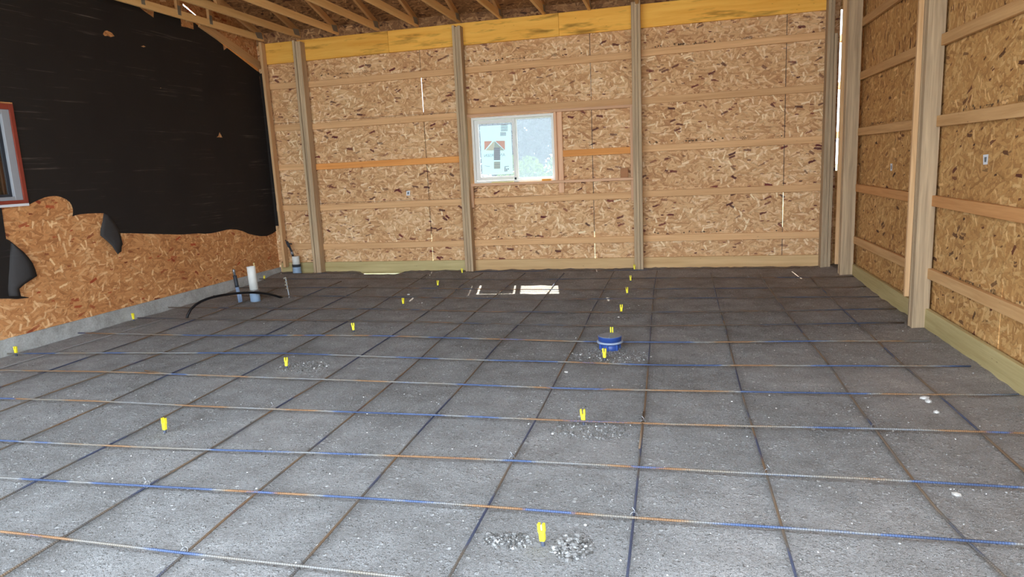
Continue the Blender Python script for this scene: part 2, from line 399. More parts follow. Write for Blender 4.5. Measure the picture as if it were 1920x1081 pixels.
def film(name, rgb, tr=0.75):
    k = N(name); d = k.n('ShaderNodeBsdfDiffuse'); d.inputs[0].default_value = c(rgb)
    t = k.n('ShaderNodeBsdfTranslucent'); t.inputs[0].default_value = c(rgb)
    mx = k.n('ShaderNodeMixShader'); mx.inputs[0].default_value = tr
    k.l(d.outputs[0], mx.inputs[1]); k.l(t.outputs[0], mx.inputs[2]); k.l(mx.outputs[0], k.t.nodes['Material Output'].inputs['Surface']); return k.m
M_FILM = film('label_film', (176, 204, 208), 0.30)
M_FORANGE = film('label_orange', (216, 122, 44), 0.10)
M_FGREEN = film('label_pale_green', (150, 158, 126), 0.12)
M_FGREY = film('label_grey', (96, 98, 98), 0.10)
M_FCREAM = film('label_cream', (214, 206, 160), 0.16)
def leaf(name, a, b):
    k = N(name); g = k.n('ShaderNodeNewGeometry')
    col = k.mix(g.outputs['Random Per Island'], c(a), c(b))
    d = k.n('ShaderNodeBsdfDiffuse'); t = k.n('ShaderNodeBsdfTranslucent'); k.l(col, d.inputs[0]); k.l(col, t.inputs[0])
    mx = k.n('ShaderNodeMixShader'); mx.inputs[0].default_value = 0.45
    k.l(d.outputs[0], mx.inputs[1]); k.l(t.outputs[0], mx.inputs[2]); k.l(mx.outputs[0], k.t.nodes['Material Output'].inputs['Surface']); return k.m
M_LEAF = leaf('tree_leaves', (30, 34, 30), (58, 62, 58)); M_LEAFL = leaf('bush_leaves', (62, 84, 26), (112, 132, 52))
M_BARK = plain('bark', (74, 68, 66), 0.95)
M_GRASS = plain('yard_ground', (66, 74, 46), 0.95, var=0.12)
M_DRIVE = plain('gravel_yard', (158, 156, 150), 0.95, var=0.12)

# ---------------------------------------------------------------- setting: floor, ground
xs = np.concatenate([np.arange(-6.3, 2.95, 0.045)]); ys = np.concatenate([np.arange(-9.1, -1.0, 0.045), np.arange(-1.0, 0.041, 0.025)])
nx, ny = len(xs), len(ys)
V = [(x, y, fz(x, y)) for y in ys for x in xs]
Fc = [(j * nx + i, j * nx + i + 1, (j + 1) * nx + i + 1, (j + 1) * nx + i) for j in range(ny - 1) for i in range(nx - 1)]
o = mesh_obj('floor', V, Fc, M_DIRT, smoothf=True); props(o, 'grey gravel floor ready for a concrete slab', 'floor', kind='structure')
o = MB().add([(-60, 0.02, -0.03), (60, 0.02, -0.03), (60, 80, -0.03), (-60, 80, -0.03)], [(0, 1, 2, 3)]).build('ground', M_GRASS); props(o, 'grassy ground outside the back window', 'ground', kind='structure')
o = MB().add([(-60, -60, -0.05), (60, -60, -0.05), (60, 0.02, -0.05), (-60, 0.02, -0.05)], [(0, 1, 2, 3)]).build('ground', M_DRIVE); props(o, 'gravel yard in front of the open bay', 'ground', kind='structure')

# ---------------------------------------------------------------- setting: back wall of strand board sheets
BK = 0.012
root = empty('wall_back', (0, 0, 0), 'back wall of tan strand board sheets', 'wall', kind='structure')
cols = [(-5.50, -2.944), (-2.936, -0.559), (-0.551, 1.904), (1.912, 2.527)]
rows = [(0.055, 1.118), (1.122, 2.325), (2.329, 3.45)]
WX0, WX1, WZ0, WZ1 = -2.262, -1.070, 1.322, 2.236
for ci, (x0, x1) in enumerate(cols):
    for ri, (z0, z1) in enumerate(rows):
        m = MB()
        if ci == 1 and ri == 1:
            m.box(x0, WX0, 0, BK, z0, z1); m.box(WX1, x1, 0, BK, z0, z1); m.box(WX0, WX1, 0, BK, z0, WZ0); m.box(WX0, WX1, 0, BK, WZ1, z1)
        else: m.box(x0, x1, 0, BK, z0, z1)
        m.build('osb_panel', M_OSB_BACK, root)
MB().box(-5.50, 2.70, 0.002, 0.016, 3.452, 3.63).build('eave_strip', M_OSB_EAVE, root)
for x, zs in ((-2.94, ((0.62, 2.33), (2.89, 3.45))), (-0.555, ((0.60, 1.05), (1.12, 2.33), (2.90, 3.45))), (1.908, ((0.04, 0.60), (1.05, 3.45)))):
    for z0, z1 in zs: MB().box(x - 0.03, x + 0.03, BK, BK + 0.004, z0, z1).build('seam_strip', M_DKGREY, root)
MB().box(-5.50, 2.527, BK, BK + 0.003, 1.09, 1.15).box(-5.50, 2.527, BK, BK + 0.003, 2.30, 2.355).build('seam_strip', M_DKGREY, root)

# grade stamps printed along the sheets, mostly worn away: strokes, a two-headed arrow and 100-
def text_mesh(body, size, mat, M, parent, name):
    cu = bpy.data.curves.new(name, 'FONT'); cu.body = body; cu.size = size; cu.extrude = 0.0002
    t = bpy.data.objects.new(name, cu); C.objects.link(t); bpy.context.view_layer.update()
    me = bpy.data.meshes.new_from_object(t); w = t.dimensions.x; bpy.data.objects.remove(t)
    for vt in me.vertices: vt.co = M(vt.co, w)
    me.materials.clear(); me.materials.append(mat)
    o = bpy.data.objects.new(name, me); finish(o, parent, (0, 0, 0)); return o
M_STAMP = plain('faded_stamp_ink', (104, 80, 58), 0.9)
def stamp(pt, L, parent, seed_):
    rd = random.Random(seed_); m = MB()
    def st(u, v, w, h):
        q = [pt(u, v), pt(u + w, v), pt(u + w, v + h), pt(u, v + h), pt(u, v, 1), pt(u + w, v, 1), pt(u + w, v + h, 1), pt(u, v + h, 1)]
        m.add(q, [(0, 1, 2, 3), (4, 7, 6, 5), (0, 4, 5, 1), (1, 5, 6, 2), (2, 6, 7, 3), (3, 7, 4, 0)])
    u = 0.0
    while u < L * 0.55:
        if rd.random() < 0.75:
            for _ in range(rd.randint(1, 3)): st(u + rd.uniform(0, .02), rd.uniform(0.0, 0.022), rd.choice((0.004, 0.016, 0.022)), rd.choice((0.003, 0.003, 0.018)))
        u += rd.uniform(0.02, 0.05)
    a = L * 0.34
    st(a, 0.014, 0.13, 0.004); st(a + 0.008, 0.010, 0.012, 0.012); st(a + 0.11, 0.010, 0.012, 0.012)
    while u < L:
        if rd.random() < 0.4: st(u, rd.uniform(0.0, 0.02), rd.choice((0.004, 0.018)), rd.choice((0.004, 0.016)))
        u += rd.uniform(0.03, 0.07)
    m.build('printed_mark', M_STAMP, parent)
    text_mesh('100-', 0.052, M_STAMP, lambda co_, w: pt(L * 0.66 + co_.x, 0.004 + co_.y, 1), parent, 'printed_mark')
for i, (x, z, L) in enumerate(((-4.55, 2.95, 1.1), (-2.2, 2.965, 1.7), (0.2, 2.972, 1.75), (0.2, 1.748, 1.75), (-2.15, 0.537, 1.7), (0.25, 0.543, 1.6), (-4.4, 1.622, 1.5), (-0.92, 1.640, 0.75))):
    stamp(lambda u, v, d=0, x=x, z=z: Vector((x + u, -0.0006 - 0.0006 * d, z + v)), L, root, i)

# right wall: one sheathed plane, set on posts and girts
root = empty('wall_right', (2.68, 0, 0), 'right wall of brown strand board sheets', 'wall', kind='structure')
for (y0, y1) in ((0.62, -2.036), (-2.04, -4.478), (-4.486, -6.92), (-6.924, -8.8)):
    for (z0, z1) in ((0.02, 1.13), (1.132, 2.39), (2.392, 9)):
        v = [(rx(y, -dx), y, min(z, roofz(y) - 0.002)) for dx in (0, 0.012) for y in (y0, y1) for z in (z0, z1)]
        mesh_obj('osb_panel', v, BOXF, M_OSB_RIGHT if z1 < 5 else M_OSB_RIGHTV, root)
for z0, z1 in ((0.60, 1.13), (1.13, 4.9)): MB().add([(rx(y, -dx), y, z) for dx in (0.0125, 0.016) for y in (-4.52, -4.44) for z in (z0, z1)], BOXF).build('seam_strip', M_DKGREY, root)
for i, (y, z, L) in enumerate(((-3.5, 1.805, 1.5), (-3.45, 0.530, 1.3), (-0.9, 1.808, 1.3))):
    stamp(lambda u, v, d=0, y=y, z=z: Vector((rx(y - u, 0.0008 + 0.0006 * d), y - u, z + v)), L, root, 20 + i)
# corner closure around the slit, plus an unseen outer fin added to block sun
MB().box(2.527, 2.70, BK, BK + 0.01, 0.0, 1.30).box(2.527, 2.70, BK, BK + 0.01, 3.25, 3.45).box(2.568, 2.70, BK, BK + 0.01, 1.30, 3.25).box(2.44, 2.527, BK + 0.004, 0.34, 0.0, 3.40).build('corner_strip_sun_fin', M_OSB_RIGHT, root)

# left wall: strand board with a window opening and a slit of daylight under the roof
def lp(y, z, off=0.0): return Vector((lx(y), y, z)) + LN * off
W2Y0, W2Y1, W2Z0, W2Z1 = -5.25, -4.06, 1.43, 2.32
outer = [lp(0.02, 0.10), lp(0.02, roofz(0.02) - 0.002), lp(-4.3, roofz(-4.3) - 0.002), lp(-8.8, roofz(-8.8) - 0.002), lp(-8.8, 0.10)]
hole = [lp(W2Y0, W2Z0), lp(W2Y0, W2Z1), lp(W2Y1, W2Z1), lp(W2Y1, W2Z0)]
s1, s2 = hitl(343, 8), hitl(371, 31.5); off = Vector((0, 0, 0.014))
slit = [s1 - off, s1 + off, s2 + off * 0.6, s2 - off * 0.6]
v, f = sheet([outer, hole, slit], LN * -1, 0.012)
o = mesh_obj('wall_left', v, f, M_OSB_LEFT); props(o, 'left wall of orange strand board mostly covered with black felt', 'wall', kind='structure')
a0, a1 = lp(0.02, -0.05), lp(-8.8, -0.05)
v = [p + LN * d + Vector((0, 0, h)) for p in (a0, a1) for d, h in ((-0.15, 0), (0.035, 0), (0.028, 0.205), (-0.15, 0.205))]
vv = []
nseg = 160
for i in range(nseg + 1):
    p = a0.lerp(a1, i / nseg)
    for d, h in ((-0.15, 0), (0.035, 0), (0.030, 0.12), (0.024, 0.208), (-0.15, 0.208)):
        w = noise.noise(Vector((p.y * 7, h * 30, d))) * 0.006 if d > 0 else 0
        vv.append(p + LN * (d + w) + Vector((0, 0, h + (noise.noise(Vector((p.y * 9, 4, 0))) * 0.004 if h > 0.15 else 0))))
ff = [(i * 5 + j, i * 5 + (j + 1) % 5, (i + 1) * 5 + (j + 1) % 5, (i + 1) * 5 + j) for i in range(nseg) for j in range(5)]
o = mesh_obj('baseboard_left', vv, ff, M_CONC); props(o, 'grey concrete footing along the foot of the left wall', 'footing', kind='structure')

# roof sheathing (ceiling)
root = empty('ceiling', (0, 0, 3.6), 'underside of the brown strand board roof', 'ceiling', kind='structure')
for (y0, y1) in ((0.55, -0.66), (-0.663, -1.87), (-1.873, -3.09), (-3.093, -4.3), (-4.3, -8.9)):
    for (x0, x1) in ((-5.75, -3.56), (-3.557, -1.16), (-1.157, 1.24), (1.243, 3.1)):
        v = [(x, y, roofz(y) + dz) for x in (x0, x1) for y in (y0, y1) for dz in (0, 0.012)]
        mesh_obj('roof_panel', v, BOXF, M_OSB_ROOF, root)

m = MB()
for (y0, y1) in ((0.57, -4.3), (-4.3, -8.92)): m.add([(x, y, roofz(y) + dz) for x in (-5.78, 3.13) for y in (y0, y1) for dz in (0.013, 0.016)], BOXF)
m.build('roof_light_seal', M_DKGREY, root)  # unseen sheet added over the roof to stop sun through the panel joints

# ---------------------------------------------------------------- felt on the left wall
def P(*pts, off=0.004): return [hitl(x, y, off) for x, y in pts]
low = [(536, 424), (520, 431), (511, 437.5), (500.8, 442), (490, 442.5), (480, 441.2), (466, 438), (455, 433), (444, 430.3), (434, 429.6), (427, 430), (418, 432), (410.7, 434), (396, 437), (383, 438), (372, 437.2), (341, 439.4), (310, 438.8),
       (277.5, 437.9), (250, 437), (222, 436.8), (214, 425), (205, 408), (194, 399.3), (180, 399.4), (166.5, 399.9), (149.8, 401.3), (141, 403.5), (136, 405.4), (136.8, 398), (136.5, 391), (134, 384), (130.4, 378.5), (124, 373.5), (116.5, 370), (109, 367.6),
       (102.7, 367), (92, 368), (83, 370), (73, 374), (63.8, 378.5), (56, 382.5), (50, 384.9)]
loop = P(*low)
loop += [lp(-4.02, 1.38, 0.004), lp(-4.02, 2.36, 0.004), lp(-5.30, 2.36, 0.004), lp(-5.30, 1.38, 0.004), lp(-4.33, 1.38, 0.004)]
loop += P((0, 392), (2.8, 391), (5, 410), (11, 447.5), (-4, 470)) + [lp(-4.9, 0.62, 0.004), lp(-8.75, 0.55, 0.004), lp(-8.75, 3.5, 0.004), lp(-6, 3.72, 0.004), lp(-3.2, 3.66, 0.004)]
loop += P((215, -12), (250, 0), (257, 8), (264, 16), (271, 21.5), (282, 29), (288, 33.5), (288.5, 20), (300, 18), (336, 30), (338.5, 37), (339.6, 49.5), (351, 51.5), (363.2, 55.2), (362, 42.5), (368, 44),
          (400, 67), (417, 80), (419.5, 94.5), (428, 88), (450, 104.5), (483, 133.5), (492, 140))
loop += [lp(-0.02, 3.02, 0.004), lp(0.0, 0.8, 0.004)]
holes = [P((192.6, 64), (195.5, 58.2), (201, 57.2), (206, 59.5), (210, 61.8), (214.6, 67.8), (207, 69.6), (202, 67.3), (196, 67.4)),
         P((406, 257.2), (409.5, 254), (411.5, 247.4), (414, 252), (417, 257.5)), P((264, 87), (269, 85.2), (273.5, 87.5), (269, 88.6)),
         P((300, 164.5), (302, 164), (301.5, 166.8))]
v, f = sheet([loop] + holes, LN, 0.003)
root = empty('felt_sheet', lp(-2.2, 1.5), 'large torn black felt sheet covering the upper left wall', 'roofing felt')
mesh_obj('sheet', v, f, M_FELT, root)
MB().box(-5.462, -5.372, -0.006, -0.003, 0.80, 3.06).build('corner_lap', M_FELT, root)
def curl(pts, bulge, name, mat, parent, off=0.006):       # a torn tongue that curls away from the wall towards its tip
    ps = [hitl(x, y, off) for x, y in pts]; n = len(ps); zt = max(p.z for p in ps); zb = min(p.z for p in ps)
    cen = sum(ps, Vector()) / n
    fr = []
    for ring, k in enumerate((1.0, 0.66, 0.33)):
        for p in ps:
            q = cen.lerp(p, k); t = (zt - q.z) / (zt - zb); q = q + LN * (bulge * t * t + 0.012 * (1 - k)); fr.append(q)
    t = (zt - cen.z) / (zt - zb); fr.append(cen + LN * (bulge * t * t + 0.014))
    f = [(r * n + i, r * n + (i + 1) % n, (r + 1) * n + (i + 1) % n, (r + 1) * n + i) for r in range(2) for i in range(n)]
    f += [(2 * n + i, 2 * n + (i + 1) % n, 3 * n) for i in range(n)]
    me = mesh_obj(name, fr, f, mat, parent, smoothf=True)
    s = me.modifiers.new('thickness', 'SOLIDIFY'); s.thickness = 0.003
    return me
curl([(194.2, 399.5), (205, 404), (211, 410.4), (220.6, 429.8), (223, 443), (224.2, 457.6), (221, 463), (219, 471.5), (214.5, 474), (211.4, 477), (207, 467), (204, 460.4), (195, 450), (185.4, 441), (187, 430), (191.5, 416)], 0.07, 'torn_flap', M_FLAP, root)
root = empty('felt_scrap', lp(-4.35, 0.8), 'torn black felt hanging low at the left, below the red-framed window', 'roofing felt')
pts = [(-60, 385), (0, 385.5), (2.8, 391), (11, 447.5), (17, 450), (24, 455.9), (34, 464), (44.4, 472.5), (53, 482), (61, 492.9), (66, 505), (69.4, 517), (55.5, 526), (45, 533), (36, 541), (38.9, 554.9), (53, 556.8), (54, 558), (30.5, 560.4), (17, 559.5), (-60, 560)]
v, f = sheet([[hitl(x, y, 0.009) for x, y in pts]], LN, 0.003); mesh_obj('sheet', v, f, M_FELT, root)
fl_ = [(20, 24, 455.9), (19.5, 34, 464), (19, 44.4, 472.5), (18.5, 53, 482), (18, 61, 492.9), (17.5, 66, 505), (16.5, 69.2, 517), (16, 55.5, 526), (15.5, 45, 533), (15, 36, 541), (15.5, 37.5, 549), (16.5, 38.5, 555)]
v = [hitl(a + (b - a) * t, y, 0.013 + 0.045 * math.sin(t * 2.2)) for a, b, y in fl_ for t in (0, 0.25, 0.5, 0.75, 1)]
f = [(i * 5 + j, i * 5 + j + 1, i * 5 + j + 6, i * 5 + j + 5) for i in range(len(fl_) - 1) for j in range(4)]
o = mesh_obj('folded_flap', v, f, M_FLAP, root, smoothf=True); o.modifiers.new('thickness', 'SOLIDIFY').thickness = 0.003

# ---------------------------------------------------------------- posts of three planks
def post(x0, yf, label, top, z0=-0.15, tops=None, gaps=(0.0015, 0.0015), w=0.140, leans=(0, 0, 0), extra=None):
    root = empty('wall_post', (x0 + 0.057, yf + w / 2, 0), label, 'post', 'posts of the back wall', 'thing')
    x = x0
    for i in range(3):
        t = top if tops is None else tops[i]
        board('plank', (x, yf, z0), (x + leans[i], yf, t), M_POST, 0.0372, w, root, up=(0, 1, 0), y0=0.0, z0=0.0, bevel=0.002)
        x += 0.0372 + (gaps[i] if i < 2 else 0)
    return root
PF = -0.178
post(-4.785, PF, 'weathered three-plank post nearest the black felt wall', 3.435, tops=(3.45, 3.43, 3.43), gaps=(0.010, 0.001))
post(-2.398, PF, 'grey three-plank post immediately beside the small window', 3.44, tops=(3.45, 3.43, 3.44), gaps=(0.004, 0.002))
post(-0.002, PF, 'tall three-plank post between the small window and the plain bay', 3.6, tops=(3.53, 3.53, 3.62), gaps=(0.002, 0.003))
post(2.350, PF, 'three-plank post in the back corner beside the slit of daylight', 3.6, tops=(3.62, 3.62, 2.95), gaps=(0.002, 0.004), w=0.138)
def rpost(px_l, yf, label, top):
    x0, x1 = px_l
    root = empty('side_post', ((x0 + x1) / 2, yf + 0.057, 0), label, 'post', 'posts of the right wall', 'thing')
    for i in range(3):
        y = yf + i * 0.038
        board('plank', (x0 + 0.003 * (i == 1), y, -0.15), (x0 - 0.006, y, top), M_POST, 0.0372, x1 - x0, root, up=(1, 0, 0), y0=-0.0372, z0=0, bevel=0.002)
    y = yf + 0.115
    o = board('backing_plank', (x0 - 0.036, y, 0.27 if yf < -1 else 0.17), (x0 - 0.044, y, top), M_STUD, 0.036, 0.14, root, up=(1, 0, 0), y0=-0.036, z0=0, bevel=0.002)
    o['label'] = 'pale clean plank fixed behind the post'
rpost((2.505, 2.636), -3.20, 'big treated post standing clear of the right wall, nearest the camera', 4.4)
rpost((2.492, 2.640), -0.60, 'treated post on the right wall, second from the camera', 3.72)

# ---------------------------------------------------------------- girts of the back wall
GF, GT, GW = -0.038, 0.0365, 0.088
bays = {'narrow bay by the black felt wall': (-5.385, -4.73), 'bay between the first two posts': (-4.73, -2.34), 'bay with the small window': (-2.34, 0.055), 'plain bay at the right end': (0.055, 2.42)}
nth = ['lowest', 'second lowest', 'third from the floor', 'next to uppermost', 'uppermost']
zl = [0.470, 1.062, 1.667, 2.258, 2.86]; zr = [0.490, 1.092, 1.690, 2.312, 2.915]; zR2 = [0.496, 1.102, 1.708, 2.338, 2.965]
def zx(i, x): return zl[i] + (zr[i] - zl[i]) * (x + 3.5) / 4.7 if x < 0.06 else zr[i]
for bn, (x0, x1) in bays.items():
    for i in range(5):
        lab = f'{nth[i]} horizontal girt in the {bn}'
        mat = M_GIRT
        a, b = x0, x1
        if 'small window' in bn:
            lab = f'{nth[i]} pine girt in the bay with the small window'
            if i == 3: lab = 'pine girt just above the small window'
            if i == 2: a, b, mat, lab = -0.985, 0.02, M_ORANGE, 'short orange girt between the small window and the middle post'
        if 'first two' in bn and i == 2: mat = M_ORANGE; lab = 'orange pine girt halfway up the bay between the first two posts'
        za, zb = zx(i, a), zx(i, b)
        if 'small window' in bn and i == 3: za = zb = 2.318
        if 'narrow' in bn: za, zb = za + 0.02, zb + 0.01
        if 'plain' in bn: za, zb = zr[i], zR2[i] - 0.005
        o = xz_board('wall_girt', (a, 0, za), (b, 0, zb), mat, GF, GT, GW)
        props(o, lab, 'board', 'girts of the back wall')
# skirt boards at the foot of the back wall
for (a, b, lab) in ((-5.40, -4.74, 'short greenish skirt board behind the corner pipe'), (-4.735, -2.35, 'greenish skirt board with daylight showing under it, between the first two posts'),
                    (-2.345, 0.05, 'yellowish skirt board at the foot of the wall under the small window'), (0.06, 2.42, 'yellowish skirt board at the foot of the plain back wall bay')):
    o = xz_board('skirt_board', (a, 0, 0.140), (b, 0, 0.138), M_SKIRTW if a > -2.4 else M_SKIRT, GF, GT, 0.182); props(o, lab, 'board', 'skirt boards of the back wall')
# yellow header beam in three lengths
bt = lambda x: 3.172 + (x + 5.3) * 0.0105
for (a, b, lab) in ((-5.40, -3.376, 'stained yellow header beam length at the corner by the black felt wall'), (-3.374, -0.955, 'yellow header beam length above the small window, its ends cut either side'),
                    (-0.953, 2.42, 'longest yellow header beam length, running past the middle post to the right corner')):
    o = xz_board('header_beam', (a, 0, bt(a)), (b, 0, bt(b)), M_BEAM, -0.042, 0.04, 0.292, z0=0.0); props(o, lab, 'beam', 'yellow header beams', 'thing')

# ---------------------------------------------------------------- window framing and window in the back wall
def wood_box(name, x0, x1, y0, y1, z0, z1, mat, lab, cat='board', group='window framing boards'):
    L = max(x1 - x0, z1 - z0)
    if x1 - x0 >= z1 - z0: o = board(name, (x0, y0, z0), (x1, y0, z0), mat, y1 - y0, z1 - z0, y0=0, z0=0)
    else: o = board(name, (x0, y0, z0), (x0, y0, z1), mat, x1 - x0, y1 - y0, up=(0, 1, 0), y0=0, z0=0)
    return props(o, lab, cat, group)
wood_box('header_board', -2.283, -0.040, -0.075, 0.0, 2.238, 2.274, M_PINK, 'long board laid flat over the small window, reaching the middle post')
wood_box('window_sill_board', -2.283, -0.004, -0.075, 0.0, 1.286, 1.322, M_PINK, 'long board laid flat under the small window like a shelf')
wood_box('jack_stud', -2.283, -2.246, -0.075, 0.0, 1.322, 2.238, M_STUD, 'pale upright board between the small window and the post next to it')
wood_box('support_block', -2.283, -2.246, -0.075, -0.04, 0.985, 1.286, M_PINK, 'short upright block under the window board, against the post')
wood_box('jamb_stud', -1.066, -1.028, -0.070, 0.0, 1.322, 2.238, M_PINK, 'upright board at the plain glass side of the small window')
wood_box('flat_stud', -1.028, -0.955, -0.040, 0.0, 1.150, 2.238, M_PINK, 'narrow flat upright just beside the small window, crossing the shelf board')
wood_box('post_liner', -0.040, -0.004, -0.075, 0.0, 1.322, 2.274, M_PINK, 'upright board fixed to the side of the middle post, above the shelf board')
wood_box('post_liner', -0.040, -0.004, -0.075, -0.04, 1.010, 1.286, M_PINK, 'short upright board on the side of the middle post, below the shelf board')
o = MB().box(-0.178, -0.075, -0.072, -0.040, 1.322, 1.452).build('wood_block', M_BLOCK, bevel=0.002); props(o, 'small square wood offcut standing on the shelf board by the middle post', 'wood block')

wr = empty('window_1', (-1.67, 0.03, 1.32), 'white sliding window in the back wall with a label on one pane', 'window', kind='structure')
def frame(m, x0, x1, z0, z1, w, y0, y1):
    wl, wr_, wb, wt = w
    m.box(x0, x0 + wl, y0, y1, z0, z1).box(x1 - wr_, x1, y0, y1, z0, z1).box(x0 + wl, x1 - wr_, y0, y1, z0, z0 + wb).box(x0 + wl, x1 - wr_, y0, y1, z1 - wt, z1); return m
frame(MB(), -2.242, -1.072, 1.324, 2.230, (0.034, 0.026, 0.030, 0.034), -0.012, 0.07).build('frame', M_VINYL, wr, bevel=0.002)
sash = frame(MB(), -2.206, -1.622, 1.358, 2.192, (0.058, 0.040, 0.050, 0.052), 0.004, 0.030).build('sash', M_VINYL, wr, bevel=0.003)
frame(MB(), -1.640, -1.100, 1.356, 2.194, (0.040, 0.018, 0.024, 0.018), 0.034, 0.058).build('fixed_sash', M_VINYL, wr, bevel=0.003)
MB().box(-2.150, -1.660, 0.016, 0.020, 1.405, 2.142).build('pane', M_GLASS, wr)
MB().box(-1.602, -1.116, 0.045, 0.049, 1.378, 2.178).build('pane', M_GLASS, wr)
MB().box(-1.602, -1.116, 0.062, 0.063, 1.378, 2.178).build('screen', M_SCREEN, wr)
MB().box(-1.655, -1.628, -0.004, 0.004, 1.325, 1.385).build('latch', M_DKGREY, wr)
# label on the sliding pane, printed to be read from outside
YB = 0.0215
lab = empty('window_label', (-1.905, YB, 1.77), 'white shipping label with orange roof and grey arrow stuck on the sliding window pane', 'label')
MB().box(-2.126, -1.682, YB, YB + 0.0006, 1.436, 2.112).build('sheet', M_FILM, lab)
def wp(cx, cy): return hit(860 + cx / 6.005, 180 + cy / 6.005, 1, YB - 0.003)
def decal(name, pts, mat, dy=0.0):
    v, f = sheet([[wp(*p) + Vector((0, dy, 0)) for p in pts]], Vector((0, 1, 0)), 0.0005); return mesh_obj(name, v, f, mat, lab)
decal('orange_roof', [(288, 508), (378, 506), (290, 612)], M_FORANGE)
decal('orange_roof', [(412, 505), (520, 502), (521, 610)], M_FORANGE)
decal('arrow_head', [(300, 612), (399, 506), (401, 580), (392, 612)], M_FCREAM)
decal('arrow_head', [(402, 506), (516, 612), (468, 612), (466, 580), (402, 580)], M_FGREEN)
decal('arrow_stem', [(396, 580), (466, 578), (468, 720), (396, 722)], M_FGREY, -0.001)
decal('arrow_stem', [(397, 738), (467, 736), (468, 818), (398, 820)], M_FGREEN, -0.001)
for yy in (600, 625, 650, 675, 700, 770, 797): decal('arrow_line', [(397, yy), (467, yy - 1), (467, yy + 2.5), (397, yy + 3.5)], M_FGREY if yy > 730 else M_INK, -0.002)
for yy in (322, 338, 354, 370, 386, 410, 424, 438): decal('small_print', [(476 - (yy > 400) * 8, yy), (552 - (yy > 400) * 18, yy - 3), (551 - (yy > 400) * 18, yy + 6), (475 - (yy > 400) * 8, yy + 9)], M_FGREY)
for q in ([(514, 790), (566, 786), (566, 793), (514, 797)], [(516, 800), (528, 799), (530, 850), (518, 852)], [(534, 815), (546, 814), (547, 848), (535, 849)], [(552, 812), (566, 811), (566, 828), (552, 830)], [(290, 782), (352, 790), (352, 794), (290, 786)]): decal('small_print', q, M_FGREY)
cu = bpy.data.curves.new('lettering', 'FONT'); cu.body = 'ANDERSEN'; cu.extrude = 0.0003
to = bpy.data.objects.new('lettering', cu); cu.materials.append(M_INK)
a, b = wp(525, 675), wp(287, 675)
cu.size = 0.058; cu.align_x = 'LEFT'
bpy.context.view_layer.update()
to.matrix_world = Matrix.Translation((a.x, YB - 0.002, a.z)) @ Matrix.Rotation(math.pi, 4, 'Z') @ Matrix.Rotation(math.pi / 2, 4, 'X')
C.objects.link(to); bpy.context.view_layer.update()
k_ = abs(a.x - b.x) / max(to.dimensions.x, 1e-6)
me = bpy.data.meshes.new_from_object(to); Mx = to.matrix_world.copy(); bpy.data.objects.remove(to)
for vt in me.vertices: vt.co = Mx @ Vector((vt.co.x * k_, vt.co.y, vt.co.z))
me.materials.clear(); me.materials.append(M_INK)
to = bpy.data.objects.new('lettering', me); finish(to, lab, (0, 0, 0))
# shims left on the sill
o = MB().box(-1.255, -1.130, -0.072, -0.030, 1.3222, 1.350).build('shim', M_SHIM, bevel=0.002); props(o, 'orange wood shim lying on the shelf board at the window corner', 'shim')
o = MB().box(-1.975, -1.66, -0.073, -0.040, 1.3222, 1.337).build('shim', M_SHIMY, bevel=0.002); props(o, 'thin pale yellow shim lying on the shelf board under the labelled pane', 'shim')

# ---------------------------------------------------------------- corner stud, rake board, window in the left wall
sa, sb = hit(486.6, 79, 1, -0.15), hit(534, 501, 1, -0.15); sb.x -= 0.004
o = board('corner_stud', sb, sa, M_STUD, 0.105, 0.040, up=(1, 0, 0), y0=-0.105, z0=-0.02); props(o, 'pale upright stud in the corner where black felt meets the back wall', 'stud')
ra, rb = (hitl(368, 43, 0.01) + hitl(385, 50, 0.01)) / 2, (hitl(483, 133, 0.01) + hitl(490, 115, 0.01)) / 2
M, L = beam_matrix(ra + (ra - rb).normalized() * 0.05, rb)
upv = Vector((0, 0, 1)); 
o = board('rake_board', ra + (ra - rb).normalized() * 0.05, rb, M_TOPC, 0.034, 0.105, y0=-0.034); props(o, 'sloping board along the top edge of the black felt', 'board')
rc = [hitl(366.7, 43, 0.006), hitl(483, 133, 0.006)]
o = board('rake_strip', rc[0] + Vector((0, 0, 0.012)), rc[1] + Vector((0, 0, 0.012)), M_ORANGE, 0.012, 0.04, y0=-0.012); props(o, 'thin orange strip under the sloping board above the felt', 'board')

w2 = empty('window_2', lp(-4.6, 1.38), 'red-trimmed window in the black felt wall', 'window', kind='structure')
def lbox(y0, y1, z0, z1, o0, o1):
    return [lp(y, z, o_) for y in (y0, y1) for z in (z0, z1) for o_ in (o0, o1)]
m = MB()
for (y0, y1, z0, z1) in ((-4.075, -4.032, 1.408, 2.344), (-5.25, -5.20, 1.408, 2.344), (-5.20, -4.075, 2.290, 2.344), (-5.20, -4.075, 1.408, 1.440)): m.add(lbox(y0, y1, z0, z1, 0.0, 0.022), BOXF)
m.build('trim', M_RED, w2, bevel=0.002)
m = MB()
for (y0, y1, z0, z1) in ((-4.155, -4.075, 1.440, 2.290), (-5.20, -5.13, 1.440, 2.290), (-5.13, -4.155, 2.245, 2.290), (-5.13, -4.155, 1.440, 1.475)): m.add(lbox(y0, y1, z0, z1, -0.05, 0.012), BOXF)
m.build('frame', M_GVINYL, w2, bevel=0.003)
m = MB()
for (y0, y1, z0, z1) in ((-4.185, -4.155, 1.475, 2.245), (-5.13, -5.09, 1.475, 2.245), (-5.09, -4.185, 1.475, 1.500), (-5.09, -4.185, 2.215, 2.245)): m.add(lbox(y0, y1, z0, z1, -0.045, -0.02), BOXF)
m.build('sash', M_DKGREY, w2)
MB().add(lbox(-5.09, -4.185, 1.50, 2.215, -0.034, -0.030), BOXF).build('pane', M_GLASS2, w2)
